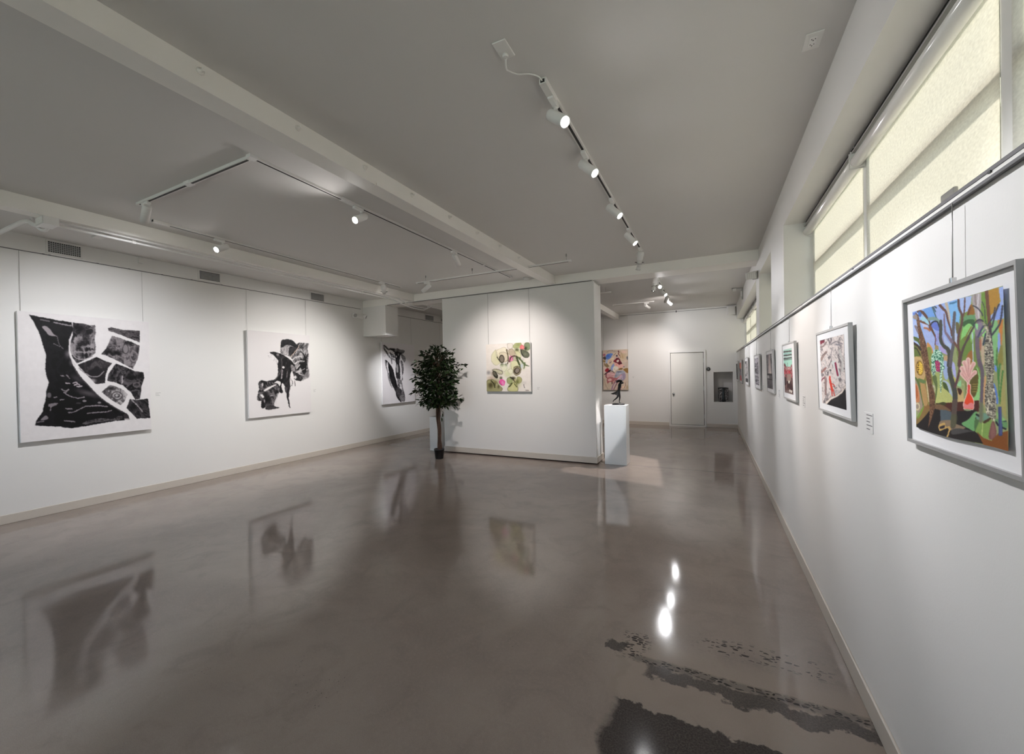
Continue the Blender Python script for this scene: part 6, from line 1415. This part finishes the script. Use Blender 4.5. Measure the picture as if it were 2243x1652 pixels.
# ------------------------------------------------------------------ potted ficus
def ficus():
    rnd = random.Random(11)
    bx, by = -4.385, 5.885
    t = thing('potted_tree', 'dark leafy ficus tree in a small black pot in front of the partition', 'tree', (bx, by, 0))
    mpot = mat('black_plastic', (.010, .010, .011, 1), 0.45)
    MB().lathe([(0.070, 0.001), (0.074, 0.02), (0.086, 0.150), (0.092, 0.152), (0.092, 0.178), (0.084, 0.178), (0.080, 0.155)], 4 * 8, Matrix.Translation((bx, by, 0)), caps=False).lathe([(0.0005, 0.001), (0.070, 0.001)], 32, Matrix.Translation((bx, by, 0)), caps=False).build('pot', mpot, t)
    MB().lathe([(0.081, 0.15), (0.06, 0.158), (0.0005, 0.160)], 24, Matrix.Translation((bx, by, 0)), caps=False).build('soil', mat('dark_soil', (.03, .022, .016, 1), 0.95, bump=0.6, bscale=120), t)
    bark = mat('brown_bark', (.085, .045, .028, 1), 0.7, bump=0.5, bscale=70, vary=0.35, vscale=30)
    # twisted stems
    for k in range(3):
        pts, rs = [], []
        for i in range(30):
            z = 0.15 + i / 29 * 0.92
            a = k * 2.094 + z * 5.5
            rr = 0.017 + 0.010 * math.sin(z * 9 + k) * (0.6 if z < .7 else 1.0) + (0.018 * (z - 0.8) / .27 if z > 0.8 else 0)
            pts.append((bx + rr * math.cos(a) + 0.012 * math.sin(z * 5), by + rr * math.sin(a), z)); rs.append(0.0245 - 0.006 * i / 29)
        MB().tube(pts, rs, 8).build('trunk_stem', bark, t)
    br, leaves = MB(), MB()
    cz, rx, rz = 1.41, 0.47, 0.52
    sites = []
    def R_at(z):
        s = max(0.0, 1 - ((z - 1.36) / (0.62 if z > 1.36 else 0.56)) ** 2)
        return 0.43 * math.sqrt(s) + 0.03
    def leaf(p, d, L, w):
        d = d.normalized(); side = d.cross(Vector((0, 0, 1)))
        if side.length < 1e-3: side = Vector((1, 0, 0))
        side.normalize()
        roll = rnd.uniform(-1.0, 1.0)
        up = side.cross(d)
        s2 = side * math.cos(roll) + up * math.sin(roll); u2 = -side * math.sin(roll) + up * math.cos(roll)
        droop = Vector((0, 0, -L * 0.16))
        if p.y > 6.30: p = Vector((p.x, 6.30 + rnd.uniform(-.06, 0), p.z))
        if d.y > 0 and p.y > 6.22: d = Vector((d.x, -d.y * .3, d.z)).normalized()
        P = [p, p + d * L * .30 + s2 * w * .85 + u2 * w * .2, p + d * L * .62 + s2 * w * .72 + u2 * w * .16 + droop * .4, p + d * L + droop, p + d * L * .62 - s2 * w * .72 + u2 * w * .16 + droop * .4, p + d * L * .30 - s2 * w * .85 + u2 * w * .2, p + d * L * .30, p + d * L * .62 + droop * .4]
        leaves.add(P, [(0, 1, 6), (6, 1, 2, 7), (7, 2, 3), (0, 6, 5), (6, 7, 4, 5), (7, 3, 4)], True)
    nb = 74
    for i in range(nb):
        z_end = 0.91 + (2.0 - 0.91) * ((i + rnd.random()) / nb) ** 0.95
        a = i * 2.39996 + rnd.uniform(-.3, .3)
        R = R_at(z_end) * rnd.uniform(.58, 1.22)
        z0 = max(0.92, min(1.62, z_end - rnd.uniform(.10, .34)))
        p0 = Vector((bx + 0.02 * math.cos(a), by + 0.02 * math.sin(a), z0))
        p3 = Vector((bx + R * math.cos(a), by + min(R * math.sin(a), .42), z_end))
        p1 = p0.lerp(p3, .35) + Vector((0, 0, .08)); p2 = p0.lerp(p3, .7) + Vector((0, 0, .06))
        path = smooth_path([p0, p1, p2, p3], 4)
        br.tube(path, [0.007 - 0.0055 * k / (len(path) - 1) for k in range(len(path))], 5)
        dirv = (p3 - p0); dirv.normalize()
        nl = int(10 + 11 * R / 0.4)
        for k in range(nl):
            f = rnd.uniform(.28, 1.0) if k > 2 else 1.0 - 0.03 * k
            q = path[min(len(path) - 1, int(f * (len(path) - 1)))] + Vector((rnd.gauss(0, .018), rnd.gauss(0, .018), rnd.gauss(0, .018)))
            d = dirv * rnd.uniform(.5, 1.1) + Vector((rnd.gauss(0, .55), rnd.gauss(0, .55), rnd.gauss(-.22, .4)))
            leaf(q, d, rnd.uniform(.066, .104), rnd.uniform(.018, .028))
    # central leader and filling leaves
    br.tube([(bx, by, 1.0), (bx + .01, by, 1.4), (bx, by + .01, 1.75), (bx + .03, by, 1.98)], [0.016, 0.011, 0.007, 0.002], 6)
    for k in range(900):
        z = rnd.uniform(.93, 1.78); a = rnd.uniform(0, 6.283); R = R_at(z) * math.sqrt(rnd.random()) * .72
        d = Vector((math.cos(a) * .8, math.sin(a) * .8, rnd.gauss(-.2, .4)))
        leaf(Vector((bx + R * math.cos(a), by + R * math.sin(a), z)), d, rnd.uniform(.06, .09), rnd.uniform(.016, .024))
    for dx, z in ((.01, 1.97), (.04, 1.99), (.035, 1.93), (-.02, 1.93)):
        leaf(Vector((bx + dx, by, z)), Vector((rnd.uniform(-.5, .8), rnd.uniform(-.4, .4), .7)), .08, .02)
    # low shoot on the right of the trunk
    sh = smooth_path([(bx + .03, by, .98), (bx + .085, by - .02, .90), (bx + .10, by - .02, .82), (bx + .085, by - .02, .74)], 4)
    br.tube(sh, 0.0025, 5)
    for p in sh[4::2]:
        leaf(Vector(p), Vector((rnd.uniform(-.3, .8), rnd.uniform(-.6, .2), -.7)), .075, .021)
    lm = bpy.data.materials.new('ficus_leaf'); lm.use_nodes = True
    n, l = lm.node_tree.nodes, lm.node_tree.links
    p = n['Principled BSDF']; p.inputs['Roughness'].default_value = 0.42; p.inputs['Specular IOR Level'].default_value = 0.35
    geo = n.new('ShaderNodeNewGeometry'); rp = n.new('ShaderNodeValToRGB')
    rp.color_ramp.elements[0].color = (.004, .011, .003, 1); rp.color_ramp.elements[1].color = (.022, .050, .012, 1)
    l.new(geo.outputs['Random Per Island'], rp.inputs['Fac']); l.new(rp.outputs[0], p.inputs['Base Color'])
    o = leaves.build('foliage', lm, t); o['kind'] = 'stuff'
    br.build('branches', bark, t)['kind'] = 'stuff'
ficus()

# ------------------------------------------------------------------ bronze dancer on the pedestal
def dancer():
    Y = 6.66
    t = thing('bronze_figure', 'dark bronze figure of a running dancer with flying hair on the glossy pedestal', 'sculpture', (-1.358, Y, 0.957))
    mb = mat('black_bronze', (.016, .015, .015, 1), 0.36, metal=0.4, bump=0.25, bscale=90)
    J = [  # name, x, y offset, z, radius, parent
        ('pelvis', -1.354, 0, 1.170, .025, None), ('waist', -1.343, 0, 1.220, .0175, 0), ('chest', -1.331, 0, 1.268, .0245, 1), ('collar', -1.330, 0, 1.300, .017, 2), ('neck', -1.320, 0, 1.318, .0095, 3), ('skull', -1.306, -.002, 1.348, .0225, 4), ('crown', -1.300, -.002, 1.368, .0145, 5),
        ('shoulder', -1.338, -.024, 1.300, .0095, 3), ('elbow', -1.292, -.034, 1.302, .0075, 7), ('wrist', -1.296, -.020, 1.326, .0055, 8), ('hand', -1.304, -.014, 1.334, .005, 9),
        ('shoulder2', -1.326, .024, 1.300, .0095, 3), ('elbow2', -1.276, .018, 1.311, .0075, 11), ('wrist2', -1.292, .004, 1.332, .0055, 12), ('hand2', -1.302, .002, 1.338, .005, 13),
        ('hip', -1.362, .012, 1.140, .017, 0), ('knee', -1.371, .014, 1.082, .011, 15), ('shin', -1.405, .014, 1.050, .0085, 16), ('ankle', -1.440, .014, 1.024, .0052, 17), ('toe', -1.450, .014, 1.000, .0038, 18),
        ('hip2', -1.342, -.012, 1.135, .017, 0), ('knee2', -1.330, -.012, 1.083, .011, 20), ('shin2', -1.335, -.012, 1.050, .0085, 21), ('ankle2', -1.341, -.012, 1.018, .0052, 22), ('heel2', -1.336, -.012, 1.000, .005, 23), ('toe2', -1.327, -.012, 0.980, .0042, 24)]
    me = bpy.data.meshes.new('body')
    base = Vector((-1.358, Y, 0.957))
    me.from_pydata([(j[1] - base.x, j[2], j[3] - base.z) for j in J], [(j[5], i) for i, j in enumerate(J) if j[5] is not None], [])
    o = bpy.data.objects.new('body', me); COL.objects.link(o); o.parent = t
    sk = o.modifiers.new('skin', 'SKIN'); sk.use_smooth_shade = True
    lay = me.skin_vertices[0] if len(me.skin_vertices) else None
    if lay is None:
        bm = bmesh.new(); bm.from_mesh(me); bm.verts.layers.skin.verify(); bm.to_mesh(me); bm.free(); lay = me.skin_vertices[0]
    for i, j in enumerate(J):
        lay.data[i].radius = (j[4] * 1.4, j[4] * 1.25); lay.data[i].use_root = (i == 0)
    ss = o.modifiers.new('subdivision', 'SUBSURF'); ss.levels = 1; ss.render_levels = 2
    me.materials.append(mb)
    # face: nose and brow turned to the right
    MB().lathe([(0.0055, 0), (0.0018, 0.009)], 8, axis_matrix((-1.293, Y - .002, 1.338), (1, 0, -.25))).build('nose', mb, t)
    # skirt flung out to the left
    sk_ = MB(); n, rings = 28, 7
    vs, fs = [], []
    for r in range(rings):
        f = r / (rings - 1)
        cx_ = -1.350 + (-1.392 + 1.350) * f; cz_ = 1.190 - 0.062 * f
        for k in range(n):
            a = 2 * math.pi * k / n
            ru = .022 + (.070 - .022) * f ** 1.3
            x = cx_ + ru * math.cos(a) - (0.016 * f ** 2 if math.cos(a) < 0 else 0)
            y = Y + (.020 + .026 * f) * math.sin(a) * (1 + .12 * f * math.cos(5 * a))
            z = cz_ + f * (.006 * math.sin(4 * a) - .012 * (math.cos(a) > .2) ) - 0.01 * f * math.cos(a)
            vs.append((x, y, z))
    for r in range(rings - 1):
        for k in range(n):
            j = (k + 1) % n
            fs.append((r * n + k, r * n + j, (r + 1) * n + j, (r + 1) * n + k))
    sk_.add(vs, fs, True)
    sk_.build('skirt', mb, t)
    hb = MB()
    hr = random.Random(3)
    for k in range(14):
        a = Vector((-1.312 + hr.uniform(-.012, .008), Y + hr.uniform(-.014, .014), 1.352 + hr.uniform(-.018, .012)))
        e_ = Vector((-1.385 - hr.uniform(0, .022), Y + hr.uniform(-.02, .02), 1.340 + hr.uniform(-.022, .016)))
        m_ = a.lerp(e_, .45) + Vector((0, 0, hr.uniform(-.004, .016)))
        hb.tube(smooth_path([a, m_, e_], 4), [.010, .010, .009, .008, .0065, .005, .004, .0028, .0012], 6)
    hb.build('hair', mb, t)
    bs = MB(); vs, fs = [], []
    n = 36
    prof = [(0.9, 0.0), (1.0, .006), (.98, .014), (.86, .022), (.5, .025)]
    for s_, z in prof:
        for k in range(n):
            a = 2 * math.pi * k / n
            w = 1 + .06 * math.sin(2 * a + 1) + .04 * math.sin(3 * a)
            vs.append((-1.358 + .097 * s_ * w * math.cos(a), Y + .055 * s_ * w * math.sin(a), .9575 + z * (1 + .1 * math.sin(a * 2))))
    for r in range(len(prof) - 1):
        for k in range(n):
            j = (k + 1) % n
            fs.append((r * n + k, r * n + j, (r + 1) * n + j, (r + 1) * n + k))
    fs.append(tuple(reversed(range(n)))); fs.append(tuple((len(prof) - 1) * n + k for k in range(n)))
    bs.add(vs, fs, True); bs.build('base', mb, t)
dancer()
